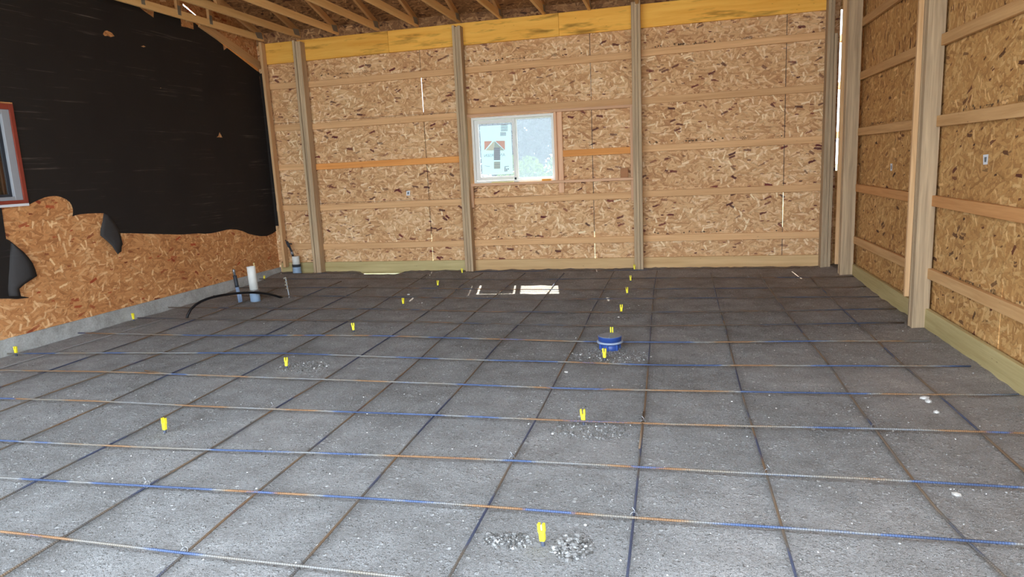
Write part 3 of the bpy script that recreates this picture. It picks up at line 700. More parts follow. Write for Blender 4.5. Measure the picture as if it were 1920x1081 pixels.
MB().add(lbox(-5.25, -4.04, 1.382, 1.406, 0.0, 0.030), BOXF).build('sill', M_PAPER, w2)
MB().add(lbox(-4.42, -4.30, 1.3, 2.4, -0.30, -0.26), BOXF).build('inner_jamb', M_GVINYL, w2)
MB().add(lbox(-5.3, -4.30, 1.66, 1.70, -0.26, -0.22), BOXF).build('inner_rail', M_GVINYL, w2)
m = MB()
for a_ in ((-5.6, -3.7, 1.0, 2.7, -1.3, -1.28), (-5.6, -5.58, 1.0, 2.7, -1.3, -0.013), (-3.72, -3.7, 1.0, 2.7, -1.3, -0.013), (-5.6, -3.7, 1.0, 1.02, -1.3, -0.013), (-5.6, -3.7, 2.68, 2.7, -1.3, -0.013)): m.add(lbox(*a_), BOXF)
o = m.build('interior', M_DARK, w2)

# ---------------------------------------------------------------- girts and skirt of the right wall
def rgirt(name, pa, pb, mat, w, label, y0, y1, group):
    A, B = hitr(*pa, 0.05), hitr(*pb, 0.05)
    s = (B.z - A.z) / (B.y - A.y)
    za, zb = A.z + s * (y0 - A.y), A.z + s * (y1 - A.y)
    o = board(name, (rx(y0, 0.05), y0, za), (rx(y1, 0.05), y1, zb), mat, 0.0365, w, y0=0.0, z0=-w / 2)
    return props(o, label, 'board', group)
gl = 'girts of the right wall'
def flat(z, y0, y1, label, mat=M_GIRT_R, w=0.089, name='side_girt', g=gl, tilt=0.0):
    o = board(name, (rx(y0, 0.05), y0, z), (rx(y1, 0.05), y1, z + tilt), mat, 0.0365, w, y0=0.0); return props(o, label, 'board', g)
flat(0.478, 0.60, -8.7, 'lowest horizontal girt on the right wall, just above the skirt board', tilt=0.03)
flat(1.105, 0.60, -8.7, 'orange-brown girt on the right wall, second up from the floor', M_TAN)
flat(1.757, 0.60, -8.7, 'girt on the right wall, third up from the floor', tilt=-0.01)
flat(2.390, 0.60, -8.7, 'girt on the right wall, fourth up from the floor')
flat(2.985, 0.60, -8.7, 'topmost visible girt on the right wall, near the roof')
flat(0.085, 0.0, -8.7, 'greenish skirt board along the foot of the right wall', M_SKIRT, 0.20, 'side_skirt_board', 'skirt boards of the right wall')

# ---------------------------------------------------------------- roof trusses
ords = ['first', 'second', 'third', 'fourth', 'fifth', 'sixth', 'seventh', 'eighth', 'ninth', 'tenth']
tx = [-5.348, -4.752, -4.152, -3.528, -2.944, -2.342, -1.748, -1.151, -0.545, 0.075]
HB = 3.502
for i, x in enumerate(tx):
    lab = 'roof truss lying against the black felt wall, with upright studs' if i == 0 else f'{ords[i]} roof truss counted from the black felt wall'
    r = empty('roof_truss', (x, -0.02, HB), lab, 'roof truss', 'roof trusses over the bay')
    board('bottom_chord', (x, 0.02, HB + 0.044), (x, -8.58, HB + 0.044), M_TRUSS, 0.038, 0.089, r, y0=-0.019)
    up = roofz(0.5) - 0.052
    board('top_chord', (x, 0.50, roofz(0.5) - 0.050), (x, -4.3, roofz(-4.3) - 0.050), M_TOPC, 0.038, 0.089, r, y0=-0.019)
    board('top_chord', (x, -4.3, roofz(-4.3) - 0.050), (x, -8.85, roofz(-8.85) - 0.050), M_TOPC, 0.038, 0.089, r, y0=-0.019)
    if i == 0:
        for yy in (-1.22, -1.83, -2.44, -3.05, -3.66):
            board('gable_stud', (x, yy, HB + 0.089), (x, yy, roofz(yy) - 0.095), M_TOPC, 0.038, 0.06, r, up=(0, 1, 0), y0=-0.019)
    else:
        for (ya, yb) in ((-1.9, -2.1), (-3.2, -2.2), (-3.25, -4.3)):
            board('web', (x, ya, HB + 0.08), (x, yb, roofz(yb) - 0.09), M_TOPC, 0.038, 0.064, r, y0=-0.019)
    for s in (-1, 1):
        MB().add([(x + s * 0.0195, y, z) for y, z in ((-0.02, HB + 0.03), (-0.17, HB + 0.025), (-0.22, HB + 0.10), (-0.05, HB + 0.12))] + [(x + s * 0.021, y, z) for y, z in ((-0.02, HB + 0.03), (-0.17, HB + 0.025), (-0.22, HB + 0.10), (-0.05, HB + 0.12))],
                 [(0, 1, 2, 3), (4, 5, 6, 7), (0, 1, 5, 4), (1, 2, 6, 5), (2, 3, 7, 6), (3, 0, 4, 7)]).build('gusset_plate', M_PLATE, r)
    if i == 0:
        for yy in (-1.22, -1.83, -2.44): MB().box(x + 0.0195, x + 0.021, yy - 0.03, yy + 0.03, HB + 0.03, HB + 0.14).build('gusset_plate', M_PLATE, r)

# ---------------------------------------------------------------- rebar grid
H = {1: [(563, 1060), (345.6, 1036.5), (111.7, 1008)],
 2: [(1796, 1011.8), (1466, 988.4), (1188.7, 970.2), (916.6, 948.7), (677.5, 932.5), (480, 921.6), (275.5, 910.4), (0, 894.9)],
 3: [(1920, 914.3), (1712.9, 900.8), (1438, 888.4), (1197.8, 874.8), (960, 862.4), (745, 854), (576.2, 847.6), (395, 842.9), (205.3, 835), (0, 825.2)],
 4: [(1837.5, 808.7), (1640, 802.5), (1410, 798.8), (1206, 793.2), (1006, 785.8), (815, 777), (667.5, 772.5), (512.5, 766.2), (347.5, 760), (210, 752), (0, 746.2)],
 5: [(1910, 739.5), (1760, 739.5), (1590, 737), (1390, 733.7), (1212, 731), (1035, 727), (870, 720), (737.5, 715.5), (610, 710.7), (450, 705.5), (207.5, 696.2), (10, 694)],
 6: [(1820, 686), (1695, 685.5), (1557.5, 685), (1377.5, 684.5), (1215, 684.2), (1060, 677.5), (907.5, 675), (790, 670.5), (675, 667), (537.5, 661.2), (415, 661.2), (190, 661), (14, 662.5)],
 7: [(1745, 639), (1645, 638.7), (1517.5, 638.7), (1366, 641), (1219, 641), (1082.5, 640), (942.5, 635), (827.5, 633), (735, 628.7), (600, 628), (387.5, 628.7), (145, 623.7)],
 8: [(1695, 604), (1607, 605), (1492.5, 607.5), (1360, 608.7), (1220, 610.7), (1097.5, 610), (973.7, 607.5), (870, 605), (775, 602.5), (655, 600.7), (555, 599.5), (455, 598.7), (258, 595.5)],
 9: [(1650, 578.5), (1580, 579.5), (1472.5, 582.5), (1350, 583), (1222.5, 585), (1107.5, 584.5), (997.5, 584.2), (890, 583.7), (807.5, 580.5), (697.5, 578.7), (600, 578), (347, 576.2), (300, 576)],
 10: [(1620, 556), (1440, 557), (1224.3, 558.9), (1123.3, 559.7), (1018.4, 560.9), (923.4, 559.3), (760, 556.5), (600, 554.5), (400, 554)],
 11: [(1590, 538), (1440, 539.5), (1226, 541), (1133, 541.9), (1032, 542.4), (943.2, 541.9), (800, 540), (650, 538.5), (470, 539)],
 12: [(1560, 519), (1400, 520), (1229, 520.7), (1143, 521.7), (1045, 522.7), (966.9, 524.6), (877.8, 523.2), (720, 522), (520, 522.5)]}
names = ['', 'nearest the camera', 'second nearest the camera', 'third from the camera', 'fourth from the camera', 'fifth from the camera', 'sixth from the camera', 'seventh from the camera', 'eighth from the camera',
         'ninth from the camera', 'tenth from the camera', 'second from the back wall', 'closest to the back wall']
RB = 0.0060
def on_floor(px, py, h):
    p = hit(px, py, 2, h)
    for _ in range(4): p = hit(px, py, 2, fz(p.x, p.y) + h)
    return p
def dense(pts, step=0.15):
    out = []
    for a, b in zip(pts[:-1], pts[1:]):
        n = max(1, int((b - a).length / step))
        for i in range(n): out.append(a.lerp(b, i / n))
    return out + [pts[-1]]
def relax(pts, it=2):
    for _ in range(it):
        pts = [pts[0]] + [pts[i] * 0.5 + (pts[i - 1] + pts[i + 1]) * 0.25 for i in range(1, len(pts) - 1)] + [pts[-1]]
    return pts
def barfloor(x, y):
    n = 0.03 * smooth(-1.7, -0.6, y) + 0.055 * smooth(-0.75, -0.12, y); return n
nodes = {}
for h, l in H.items():
    pts = []
    for px, py in l:
        p = hit(px, py, 2, 0.03)
        for _ in range(3): p = hit(px, py, 2, barfloor(p.x, p.y) + 0.030)
        if p.x < 2.62: pts.append(p)
    s = -1 if pts[0].x > pts[-1].x else 1
    if s < 0: pts = pts[::-1]
    xe0, xe1 = lx(pts[0].y, 0.06), rx(pts[-1].y, 0.07)
    sl = max(-0.03, min(0.03, (pts[-1].y - pts[0].y) / (pts[-1].x - pts[0].x)))
    if pts[0].x > xe0 + 0.1: pts = [Vector((xe0, pts[0].y + sl * (xe0 - pts[0].x), pts[0].z))] + pts
    if pts[-1].x < xe1 - 0.1: pts = pts + [Vector((xe1, pts[-1].y + sl * (xe1 - pts[-1].x), pts[-1].z))]
    nodes[h] = pts
    pts = relax(dense(pts, 0.2), 2)
    pts = [Vector((p.x, p.y, max(p.z, fz(p.x, p.y) + 0.012))) for p in pts]
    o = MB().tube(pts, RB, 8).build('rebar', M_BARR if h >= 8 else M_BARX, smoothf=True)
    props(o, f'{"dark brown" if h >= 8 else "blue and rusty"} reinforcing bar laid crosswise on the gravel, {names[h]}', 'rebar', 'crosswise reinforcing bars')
# bar nearest the wall, half sunk in the dirt
pts = [Vector((x, -0.21 + 0.01 * math.sin(x * 2), fz(x, -0.21) + 0.004)) for x in np.arange(-5.3, 2.3, 0.2)]
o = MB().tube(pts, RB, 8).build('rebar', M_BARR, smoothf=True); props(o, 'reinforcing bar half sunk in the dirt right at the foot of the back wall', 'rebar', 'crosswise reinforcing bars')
Vn = {'A': [(1837.5, 808.7), (1760, 739.5), (1695, 685.5), (1645, 638.7), (1607, 605), (1580, 579.5), (1520, 520)],
 'B': [(1990, 1165), (1796, 1011.8), (1712.9, 900.8), (1640, 802.5), (1590, 737), (1557.5, 685), (1517.5, 638.7), (1492.5, 607.5), (1472.5, 582.5), (1425, 515)],
 'C': [(1493, 1081), (1466, 988.4), (1438, 888.4), (1410, 798.8), (1390, 733.7), (1377.5, 684.5), (1366, 641), (1360, 608.7), (1350, 583), (1333, 512)],
 'D': [(1175.7, 1081), (1188.7, 970.2), (1197.8, 874.8), (1206, 793.2), (1212, 731), (1215, 684.2), (1219, 641), (1220, 610.7), (1222.5, 585), (1224.3, 558.9), (1226, 541), (1229, 520.7), (1232, 508)],
 'E': [(842, 1081), (916.6, 948.7), (960, 862.4), (1006, 785.8), (1035, 727), (1060, 677.5), (1082.5, 640), (1097.5, 610), (1107.5, 584.5), (1123.3, 559.7), (1133, 541.9), (1143, 521.7), (1151, 509)],
 'F': [(546, 1081), (563, 1060), (677.5, 932.5), (745, 854), (815, 777), (870, 720), (907.5, 675), (942.5, 635), (973.7, 607.5), (997.5, 584.2), (1018.4, 560.9), (1032, 542.4), (1045, 522.7), (1058, 512)],
 'G': [(300, 1081), (345.6, 1036.5), (480, 921.6), (576.2, 847.6), (667.5, 772.5), (737.5, 715.5), (790, 670.5), (827.5, 633), (870, 605), (890, 583.7), (923.4, 559.3), (943.2, 541.9), (966.9, 524.6), (984.7, 512)],
 'H': [(4, 1081), (111.7, 1008), (275.5, 910.4), (395, 842.9), (512.5, 766.2), (610, 710.7), (675, 667), (735, 628.7), (775, 602.5), (807.5, 580.5), (845, 552), (877.8, 523.2), (905, 512)],
 'I': [(0, 937), (72, 896), (205.3, 835), (347.5, 760), (450, 705.5), (537.5, 661.2), (600, 628), (655, 600.7), (697.5, 578.7), (750, 545), (800, 515)],
 'J': [(0, 842), (40, 825), (210, 752), (317, 700), (415, 661.2), (500, 628), (555, 599.5), (600, 578), (690, 535)],
 'K': [(0, 771), (65, 746), (207.5, 696.2), (310, 660), (395, 627), (470, 598), (560, 560), (640, 527)],
 'L': [(0, 725), (100, 692), (190, 660.5), (290, 627), (360, 600), (430, 576), (520, 540)]}
vname = {'A': 'the one nearest the right wall', 'B': 'second from the right wall', 'C': 'third from the right wall', 'D': 'fourth from the right wall, running up to the middle post', 'E': 'fifth from the right wall', 'F': 'sixth from the right wall, crossing the white sun patch',
         'G': 'seventh from the right wall', 'H': 'eighth from the right wall', 'I': 'ninth from the right wall', 'J': 'third from the concrete footing, between bars', 'K': 'second from the concrete footing', 'L': 'close to the concrete footing, beside the pale dusty one'}
for k_, l in Vn.items():
    pts = []
    for px, py in l:
        p = hit(px, py, 2, 0.018)
        for _ in range(3): p = hit(px, py, 2, barfloor(p.x, p.y) + 0.016)
        pts.append(p)
    s = (pts[1].x - pts[0].x) / (pts[1].y - pts[0].y) if pts[1].y != pts[0].y else 0
    tot = (pts[-1].x - pts[0].x) / (pts[-1].y - pts[0].y)
    if pts[0].y > -8.5: pts = [Vector((pts[0].x + tot * (-8.5 - pts[0].y), -8.5, 0.016))] + pts
    pts = [p for p in pts if p.y < -0.06]
    pts = relax(dense(pts, 0.2), 3)
    pts = [Vector((p.x, p.y, max(p.z, fz(p.x, p.y) + 0.006))) for p in pts]
    o = MB().tube(pts, RB, 8).build('rebar', M_BARY, smoothf=True)
    props(o, f'dark rusty reinforcing bar lengthwise, {vname[k_]}', 'rebar', 'lengthwise reinforcing bars')
pts = [Vector((x, y, fz(x, y) + 0.008)) for x, y in ((-5.34, -7.0), (-5.265, -4.921), (-5.24, -4.303), (-5.202, -3.783), (-5.157, -2.968))]
o = MB().tube(relax(dense(pts, 0.2)), RB, 8).build('rebar', plain('dusty_steel', (142, 138, 136), 0.8)); props(o, 'pale dusty reinforcing bar lying along the left footing', 'rebar', 'lengthwise reinforcing bars')
# short offcuts lapped beside other bars, and wire ties
def lap(pa, pb, mat, label):
    a, b = on_floor(*pa, 0.022), on_floor(*pb, 0.022)
    o = MB().tube(dense([a, b], 0.2), RB, 8).build('rebar', mat, smoothf=True); props(o, label, 'rebar', 'lapped rebar ends')
lap((1207, 772), (1199, 840), M_BARY, 'short bar lapped beside the lengthwise bar that runs up to the middle post')
lap((272, 694.5), (318, 700.5), M_BARX, 'short rusty bar end lapped on a crosswise bar near the left footing')
for n_, (px, py) in enumerate(((1206, 793), (275.5, 909), (1188.7, 968), (1440, 886), (345.6, 1034), (1640, 801), (512, 765), (960, 861))):
    p = on_floor(px, py, 0.026)
    m = MB(); a = [p + Vector((math.cos(t) * 0.016, math.sin(t * 1.0) * 0.012, 0.004 + math.sin(t) * 0.012)) for t in np.linspace(0, 2 * math.pi, 12)]
    m.tube(a, 0.0016, 5); m.tube([p + Vector((0.01, 0, 0.012)), p + Vector((0.004, -0.008, 0.032)), p + Vector((-0.006, -0.004, 0.045))], 0.0016, 5)
    o = m.build('wire_tie', M_STEEL); props(o, 'small twisted wire tie where two reinforcing bars cross', 'wire tie', 'wire ties on bar crossings')

# ---------------------------------------------------------------- yellow pins
pins = [(1018.5, 1022, 1.0, 'nearest the camera, in a heap of pebbles'), (1094.5, 796, 1, 'middle row, second from the camera'), (1134, 675, 1, 'middle row, right in front of the blue drain'), (1164.5, 587, .95, 'middle row, just beyond the blue drain'),
        (1176, 552, .9, 'middle row, level with the window sun patch'), (1182.5, 528, .85, 'middle row, second from the back wall'), (1190, 507, .85, 'middle row, at the foot of the middle post'),
        (309.5, 811, 1, 'left-centre row, nearest the camera'), (537.5, 690, .95, 'left-centre row, second from the camera'), (663.5, 622, .95, 'left-centre row, third from the camera'), (756.5, 572, .9, 'left-centre row, fourth from the camera'),
        (821, 537, .85, 'left-centre row, second from the back wall'), (867, 513.5, .85, 'at the foot of the post beside the window'),
        (31, 667, .95, 'against the footing, closest to the camera'), (251, 601, .9, 'against the footing, halfway along'), (389, 557, .7, 'against the footing, by the black hose arch'), (496, 526, .8, 'against the footing, nearest the white corner pipe')]
def make_pin(px, py, s, where, idx):
    p = on_floor(px, py, 0.0)
    r = empty('stake_cap', p, f'small yellow two-pronged plastic stake cap, {where}', 'stake', 'yellow stake caps')
    T = Matrix.Translation(p) @ Matrix.Rotation(random.uniform(-0.3, 0.3), 4, 'Z') @ Matrix.Rotation(random.uniform(-0.07, 0.07), 4, 'Y') @ Matrix.Scale(s, 4)
    def part(name, m, mat, bev=0.0, sm=False):
        mesh_obj(name, [T @ Vector(v) for v in m.v], m.f, mat, r, bevel=bev, smoothf=sm)
    m = MB().tube([(0, 0, -0.03), (0, 0, 0.03)], 0.0085, 10); part('stem', m, M_STEM, sm=True)
    m = MB()
    prof = [(-0.010, 0.022), (0.010, 0.022), (0.0115, 0.030), (0.0120, 0.058), (0.0150, 0.064), (0.0150, 0.098), (0.0055, 0.098), (0.0050, 0.068), (-0.0050, 0.068), (-0.0055, 0.098), (-0.0150, 0.098), (-0.0150, 0.064), (-0.0120, 0.058), (-0.0115, 0.030)]
    n = len(prof); q = [(x, d, z) for d in (-0.0085, 0.0085) for x, z in prof]
    tri = tessellate_polygon([[Vector((x, 0, z)) for x, z in prof]])
    m.add(q, [tuple(t) for t in tri] + [tuple(i + n for i in t[::-1]) for t in tri] + [(i, (i + 1) % n, (i + 1) % n + n, i + n) for i in range(n)])
    part('cap', m, M_YELLOW, 0.0)
    m = MB().lathe([(0.001, 0.068), (0.0045, 0.069), (0.0045, 0.090 + 0.006 * (idx % 3)), (0.001, 0.093 + 0.006 * (idx % 3))], (0, 0, 0), 8); 
    if idx == 0: part('pin_tip', m, M_PVC)
    return p
pinp = [make_pin(*a, i) for i, a in enumerate(pins)]

# ---------------------------------------------------------------- blue drain body in the floor
p = on_floor(1142.5, 658, 0.0); p.y += 0.075
r = empty('floor_drain', p, 'round blue plastic drain with grey lid set in the gravel', 'drain')
K = lambda prof: MB().lathe(prof, p, 40)
K([(0.078, -0.05), (0.080, 0.062), (0.070, 0.064)]).build('body', M_BLUE, r, True)
for j in range(6):
    a = j * math.pi / 3 + 0.3; q = p + Vector((0.083 * math.cos(a), 0.083 * math.sin(a), 0))
    MB().box(q.x - 0.009, q.x + 0.009, q.y - 0.009, q.y + 0.009, q.z, q.z + 0.06).build('lug', M_BLUE, r, bevel=0.002)
K([(0.080, 0.058), (0.106, 0.058), (0.109, 0.062), (0.109, 0.070), (0.105, 0.074), (0.080, 0.074)]).build('flange', M_RING, r, True)
K([(0.096, 0.072), (0.098, 0.108), (0.100, 0.112), (0.097, 0.115), (0.090, 0.114)]).build('collar', M_BLUE, r, True)
K([(0.001, 0.1135), (0.094, 0.1135), (0.095, 0.117), (0.090, 0.1185), (0.001, 0.1190)]).build('lid', M_LID, r)
MB().tube([p + Vector((-0.0, -0.09, 0.1195)), p + Vector((0, 0, 0.121)), p + Vector((0.02, 0.08, 0.1195))], 0.0022, 5).build('lid_seam', M_RING, r)
q = p + Vector((0.006, 0.12, 0))
o = MB().box(q.x - 0.013, q.x - 0.004, q.y, q.y + 0.012, 0, 0.155).box(q.x + 0.004, q.x + 0.013, q.y, q.y + 0.012, 0, 0.155).box(q.x - 0.010, q.x + 0.010, q.y, q.y + 0.012, 0, 0.10).build('stake_cap', M_YELLOW); props(o, 'yellow stake cap just showing behind the drain lid', 'stake', 'yellow stake caps')

# ---------------------------------------------------------------- pipes in the left back corner
p = on_floor(479.5, 564, 0.0)
r = empty('drain_riser', p, 'tall white pipe in a blue-grey coupling, standing beside the thin dark pipe', 'pipe')
tl = Matrix.Rotation(-0.035, 3, 'Y')
MB().lathe([(0.062, -0.05), (0.064, 0.125), (0.060, 0.128)], p, 28, tl).build('coupling', M_COUP, r, True)
MB().lathe([(0.0655, 0.125), (0.0655, 0.150), (0.055, 0.151)], p, 28, tl).build('band', M_STEEL, r, True)
MB().lathe([(0.053, 0.12), (0.053, 0.445), (0.050, 0.447), (0.047, 0.445), (0.047, 0.40), (0.001, 0.40)], p, 28, tl).build('white_pipe', M_PVC, r, True)
t = tl @ Vector((0.01, 0, 0)) + p
MB().tube([t + tl @ Vector((0.02, 0.03, 0.40)), t + tl @ Vector((0.02, 0.03, 0.49))], 0.005, 6).build('pull_cord', M_SHIMY, r)
p = on_floor(450.5, 566, 0.0)
r = empty('supply_riser', p, 'thin blue-grey upright pipe wrapped in dark tape, left of the tall white pipe', 'pipe')
tl = Matrix.Rotation(-0.10, 3, 'Y')
MB().lathe([(0.024, -0.03), (0.024, 0.20), (0.018, 0.20)], p, 16, tl).build('sleeve', M_GREYPIPE, r, True)
MB().lathe([(0.013, 0.0), (0.013, 0.13), (0.008, 0.135)], p + Vector((0.03, -0.01, 0)), 12, Matrix.Rotation(-0.05, 3, 'Y')).build('side_tube', M_GREYPIPE, r, True)
MB().lathe([(0.026, 0.195), (0.024, 0.225), (0.024, 0.34), (0.020, 0.345)], p, 16, tl).build('tape_wrap', M_DKGREY, r, True)
MB().lathe([(0.014, 0.34), (0.014, 0.385), (0.018, 0.39), (0.018, 0.42), (0.010, 0.425)], p, 14, tl).build('metal_end', M_STEEL, r, True)
p = on_floor(543, 557, 0.0)
r = empty('ground_stake', p, 'slim steel stake with clamps standing in the gravel near the corner pipe', 'stake')
q = [p + Vector((0, 0, -0.03)), p + Vector((-0.012, 0, 0.10)), p + Vector((-0.030, 0, 0.265))]
MB().tube(q, 0.009, 8).build('rod', M_STEEL, r)
for j, h in enumerate((0.12, 0.165, 0.205, 0.25)):
    b = p + Vector((-0.03 * h / 0.265, 0, h)); MB().box(b.x - 0.020 - 0.008 * (j % 2), b.x + 0.014, b.y - 0.012, b.y + 0.012, b.z - 0.011, b.z + 0.011).build('clamp', M_PLATE, r, bevel=0.003)
p = hit(557.5, 512, 1, -0.14); p.z = max(p.z, 0.03)
r = empty('corner_pipe', p, 'white pipe with dark band in the back corner, topped by a black valve', 'pipe')
tl = Matrix.Rotation(0.0, 3, 'Y')
MB().lathe([(0.064, -0.08), (0.064, 0.10), (0.060, 0.103)], p, 28).build('coupling', M_COUP, r, True)
MB().lathe([(0.065, 0.10), (0.066, 0.14), (0.055, 0.141)], p, 28).build('band', M_DKGREY, r, True)
MB().lathe([(0.056, 0.13), (0.056, 0.262), (0.052, 0.264), (0.001, 0.263)], p, 28).build('white_pipe', M_PVC, r, True)
a = p + Vector((-0.03, -0.02, 0.25))
tp = a + Vector((-0.07, 0, 0.22))
MB().tube([a, a + Vector((-0.012, 0, 0.08)), tp], 0.016, 10).build('valve_stem', M_DKGREY, r, True)
MB().tube([a + Vector((-0.008, 0, 0.04)), a + Vector((-0.02, 0, 0.09))], 0.022, 10).build('valve_nut', M_STEEL, r, True)
MB().tube([tp + Vector((0.02, 0, -0.06)), tp + Vector((-0.01, 0, 0.02))], 0.021, 10).build('valve_body', M_DKGREY, r, True)
MB().tube([tp + Vector((-0.005, 0, -0.01)), tp + Vector((0.07, 0, -0.016))], 0.008, 8).build('valve_handle', M_BLACK, r, True)
MB().tube([tp, tp + Vector((-0.035, 0, 0.045))], 0.007, 8).build('valve_spout', M_DKGREY, r, True)
hz = [((348.5, 597), 0.0), ((348.5, 588), 0.07), ((353, 579), 0.12), ((366, 569), 0.13), ((388, 559), 0.12), ((415, 553), 0.11), ((445, 549), 0.10), ((475, 547.5), 0.09), ((500, 549.5), 0.07), ((518, 553.5), 0.03), ((532, 556.5), 0.0)]
b0, b1 = on_floor(*hz[0][0], 0), on_floor(*hz[-1][0], 0)
pts = []
for i, ((px, py), h) in enumerate(hz):          # the hose stands in the upright plane between its two ends
    d = (b1 - b0); n_ = Vector((-d.y, d.x, 0)).normalized(); rr = ray(px, py)
    q = CAM + rr * ((b0 - CAM).dot(n_) / rr.dot(n_)); pts.append(q)
pts[0].z -= 0.03; pts[-1].z -= 0.02
o = MB().tube(relax(dense(pts, 0.06), 3), 0.015, 10).build('hose', M_BLACK, smoothf=True); props(o, 'black hose arching out of the gravel beside the white pipes', 'hose')

# ---------------------------------------------------------------- small labels stapled to the strand board
def sticker(pts, on, label):
    fn = {'r': lambda a: hitr(*a, 0.001), 'b': lambda a: hit(*a, 1, -0.0012)}[on]; nrm = RN if on == 'r' else Vector((0, -1, 0))
    v, f = sheet([[fn(a) for a in pts]], nrm, 0.0008); 
    r = empty('paper_label', fn(pts[0]), label, 'label')
    mesh_obj('paper', v, f, M_PAPER, r)
    cx, cy = sum(a[0] for a in pts) / 4, sum(a[1] for a in pts) / 4
    v, f = sheet([[fn((cx + (a[0] - cx) * 0.45, cy + (a[1] - cy) * 0.5)) + nrm * 0.001 for a in pts]], nrm, 0.0005); mesh_obj('print', v, f, M_INK, r)
sticker([(1843.5, 290), (1853.5, 289), (1851.5, 308), (1843.5, 308.5)], 'r', 'white paper label on the right wall, beyond the big post')
sticker([(1669.5, 306.5), (1673.2, 306.5), (1673, 320), (1669.5, 320)], 'r', 'small white paper label on the right wall, between its two posts')
sticker([(762, 358), (769, 357), (768.5, 366), (762, 366.5)], 'b', 'small blue-white label on the back wall, between the first two posts')

# ---------------------------------------------------------------- loose stones and gravel
ico = bmesh.new(); bmesh.ops.create_icosphere(ico, subdivisions=1, radius=1.0)
IV = np.array([v.co[:] for v in ico.verts]); IF = np.array([[v.index for v in f_.verts] for f_ in ico.faces]); ico.free()
def pebbles(name, P_, S_, label, cat):
    n = len(P_); nv = len(IV)
    jit = rng.uniform(0.75, 1.2, (n, nv, 1)); sq = rng.uniform(0.6, 1.25, (n, 1, 3)); sq[:, :, 2] *= 0.72
    a = rng.uniform(0, 6.28, n); ca, sa = np.cos(a)[:, None], np.sin(a)[:, None]
    v = IV[None] * jit * sq * S_[:, None, None]
    x = v[..., 0] * ca - v[..., 1] * sa; y = v[..., 0] * sa + v[..., 1] * ca
    v = np.stack([x, y, v[..., 2]], -1) + P_[:, None, :]
    me = bpy.data.meshes.new(name); F2 = (IF[None] + (np.arange(n) * nv)[:, None, None]).reshape(-1, 3)
    me.from_pydata(v.reshape(-1, 3).tolist(), [], F2.tolist()); me.update(); me.materials.append(M_PEB)
    o = bpy.data.objects.new(name, me); finish(o, None, (0, 0, 0)); return props(o, label, cat, kind='stuff')
pp, ss = [], []
N1 = 40000
xx = rng.uniform(-5.4, 2.62, N1); yy = -0.1 - 8.2 * rng.beta(1.0, 1.0, N1); keep = rng.uniform(0, 1, N1)
xx = np.concatenate([xx, rng.uniform(-4.2, 2.6, 30000)]); yy = np.concatenate([yy, rng.uniform(-7.9, -5.2, 30000)]); keep = np.concatenate([keep, rng.uniform(0, 1, 30000)])
for x, y, q in zip(xx, yy, keep):
    cl = 0.5 + 0.9 * noise.noise(Vector((x * 1.7, y * 1.7, 11))) + 0.5 * noise.noise(Vector((x * 5, y * 5, 21)))
    if q < cl * 0.85:
        s = 0.0018 + 0.0042 * rng.power(0.5) ** 1.8
        if rng.uniform() < 0.01: s *= 1.7
        pp.append((x, y, fz(x, y) + s * 0.15)); ss.append(s)
pebbles('loose_gravel', np.array(pp), np.array(ss), 'loose pale pebbles scattered over the gravel floor', 'gravel')
def heap(cx, cy, rx_, ry_, n, s0, s1, label, h=0.0):
    a = rng.uniform(0, 6.28, n); rr = np.sqrt(rng.uniform(0, 1, n)); x = cx + rx_ * rr * np.cos(a); y = cy + ry_ * rr * np.sin(a)
    s = rng.uniform(s0, s1, n); z = np.array([fz(*q) for q in zip(x, y)]) + s * 0.3 + h * (1 - rr) * rng.uniform(0.3, 1, n)
    pebbles('pebble_heap', np.stack([x, y, z], 1), s, label, 'gravel')
q = pinp[0]
heap(q.x + 0.125, q.y - 0.0, 0.085, 0.10, 330, 0.004, 0.012, 'heap of grey pebbles beside the yellow stake nearest the camera', 0.02)
heap(q.x - 0.16, q.y + 0.01, 0.11, 0.06, 220, 0.003, 0.009, 'pebbles on the window-label side of the nearest yellow stake', 0.01)
q = pinp[2]
heap(q.x + 0.02, q.y + 0.13, 0.34, 0.22, 420, 0.004, 0.010, 'ring of pebbles dug up around the blue drain', 0.0)
heap(pinp[8].x + 0.13, pinp[8].y + 0.04, 0.24, 0.16, 300, 0.003, 0.009, 'pebbles thrown up around the second left-centre stake', 0.0)
heap(pinp[1].x + 0.05, pinp[1].y - 0.10, 0.25, 0.13, 300, 0.003, 0.009, 'pebbles around the second yellow stake of the middle row', 0.0)
for (px, py, s, lab_) in ((1733, 745, 0.028, 'flat pale stone between bars near the right wall'), (1741, 752, 0.026, 'grey stone beside the flat pale stone near the right wall'), (1756, 772, 0.022, 'pale stone below the other two by the right wall'), (1793, 926, 0.018, 'round white stone in the gravel at the lower right'),
                       (1768, 553, 0.0, ''), (1061, 697, 0.016, 'white stone by the sixth crosswise bar'), (766, 552, 0.022, 'white chip of stone beyond the left-centre stakes'), (806, 517, 0.016, 'white chip near the back wall, beside the daylight gap'), (1109, 581, 0.013, 'small white pebble on a bar short of the sun patch'),
                       (1160, 594, 0.015, 'white pebble at the foot of a middle stake')):
    if s == 0: continue
    p = on_floor(px, py, 0.004)
    v = [Vector(q_) for q_ in IV]; sc = Vector((random.uniform(0.8, 1.3), random.uniform(0.7, 1.1), 0.5))
    pts = [p + Vector((q_.x * sc.x, q_.y * sc.y, q_.z * sc.z)) * s * random.uniform(0.85, 1.15) for q_ in v]
    o = mesh_obj('stone', pts, [tuple(int(i) for i in f_) for f_ in IF], M_STONE); props(o, lab_, 'stone', 'stones on the gravel floor')

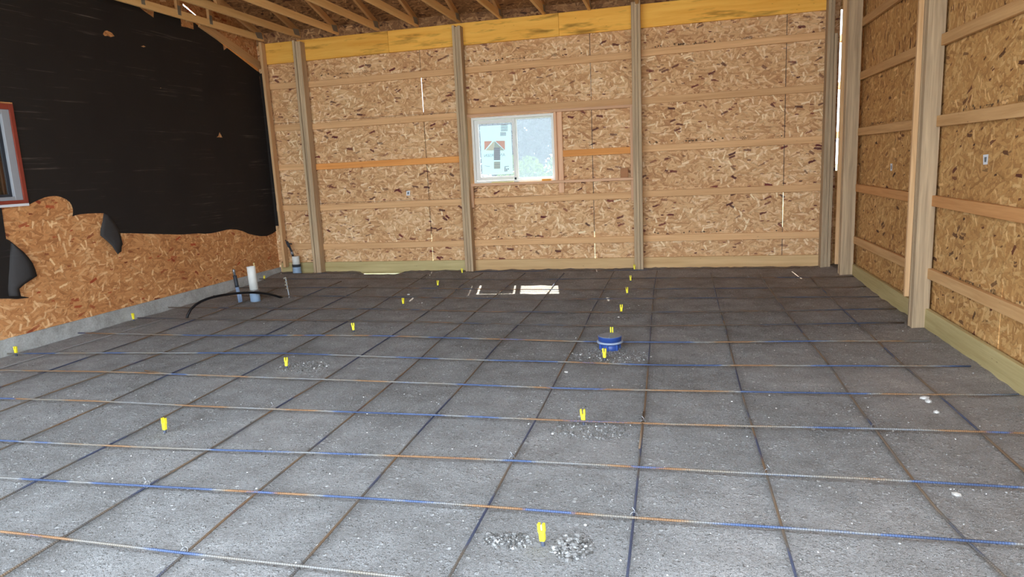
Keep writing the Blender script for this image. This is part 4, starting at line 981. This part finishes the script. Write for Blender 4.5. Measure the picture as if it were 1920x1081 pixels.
# ---------------------------------------------------------------- trees outside the window
def leaves(n, cx, cy, cz, rx_, ry_, rz_, s):
    u = rng.normal(size=(n, 3)); u /= np.linalg.norm(u, axis=1)[:, None]; u *= rng.uniform(0.3, 1, (n, 1)) ** 0.5
    P_ = u * np.array([rx_, ry_, rz_]) + np.array([cx, cy, cz])
    a = rng.normal(size=(n, 3)); a /= np.linalg.norm(a, axis=1)[:, None]; b = np.cross(a, rng.normal(size=(n, 3))); b /= np.linalg.norm(b, axis=1)[:, None]
    k = rng.uniform(0.6, 1.3, (n, 1)) * s
    v = np.stack([P_ - a * k, P_ + b * k * 0.5, P_ + a * k, P_ - b * k * 0.5], 1).reshape(-1, 3)
    return v.tolist(), [(4 * i, 4 * i + 1, 4 * i + 2, 4 * i + 3) for i in range(n)]
tw = ['third tree outside from the jamb', 'tree outside at the jamb edge of the plain pane', 'second tree outside from the jamb', 'tree outside beside the centre rail of the window', 'tree outside behind the labelled pane', 'tall back tree outside, between two nearer ones', 'tall back tree outside, nearest the jamb', 'tall back tree outside, nearest the centre rail']
for i, (x, y, h, w) in enumerate(((-4.0, 13, 8, 0.9), (-2.1, 13.5, 8, 0.85), (-3.0, 14.5, 9, 0.9), (-5.0, 14, 8, 0.9), (-6.3, 13.5, 8, 1.0), (-4.9, 20, 12, 1.3), (-2.9, 19.5, 12, 1.25), (-7.0, 20.5, 12, 1.4))):
    r = empty('tree', (x, y, 0), tw[i], 'tree', 'trees outside the window')
    MB().tube([(x, y, -0.1), (x + 0.1, y, h * 0.5), (x, y + 0.1, h * 0.9)], [0.13, 0.09, 0.03], 8).build('trunk', M_BARK, r)
    v, f = leaves(3600, x, y, h * 0.52, w, w, h * 0.48, 0.12); mesh_obj('foliage', v, f, M_LEAF, r)
for i, (x, y, lab_) in enumerate(((-3.1, 8.5, 'light green bush outside, low in the plain pane'), (-2.5, 9.5, 'light green bush outside, beside the jamb'), (-3.8, 9.5, 'light green bush outside, next to the centre rail'))):
    r = empty('bush', (x, y, 0), lab_, 'bush', 'bushes outside the window')
    MB().tube([(x, y, -0.1), (x, y, 0.7)], 0.03, 6).build('stem', M_BARK, r)
    v, f = leaves(1500, x, y, 0.95, 0.5, 0.45, 0.85, 0.06); mesh_obj('foliage', v, f, M_LEAFL, r)
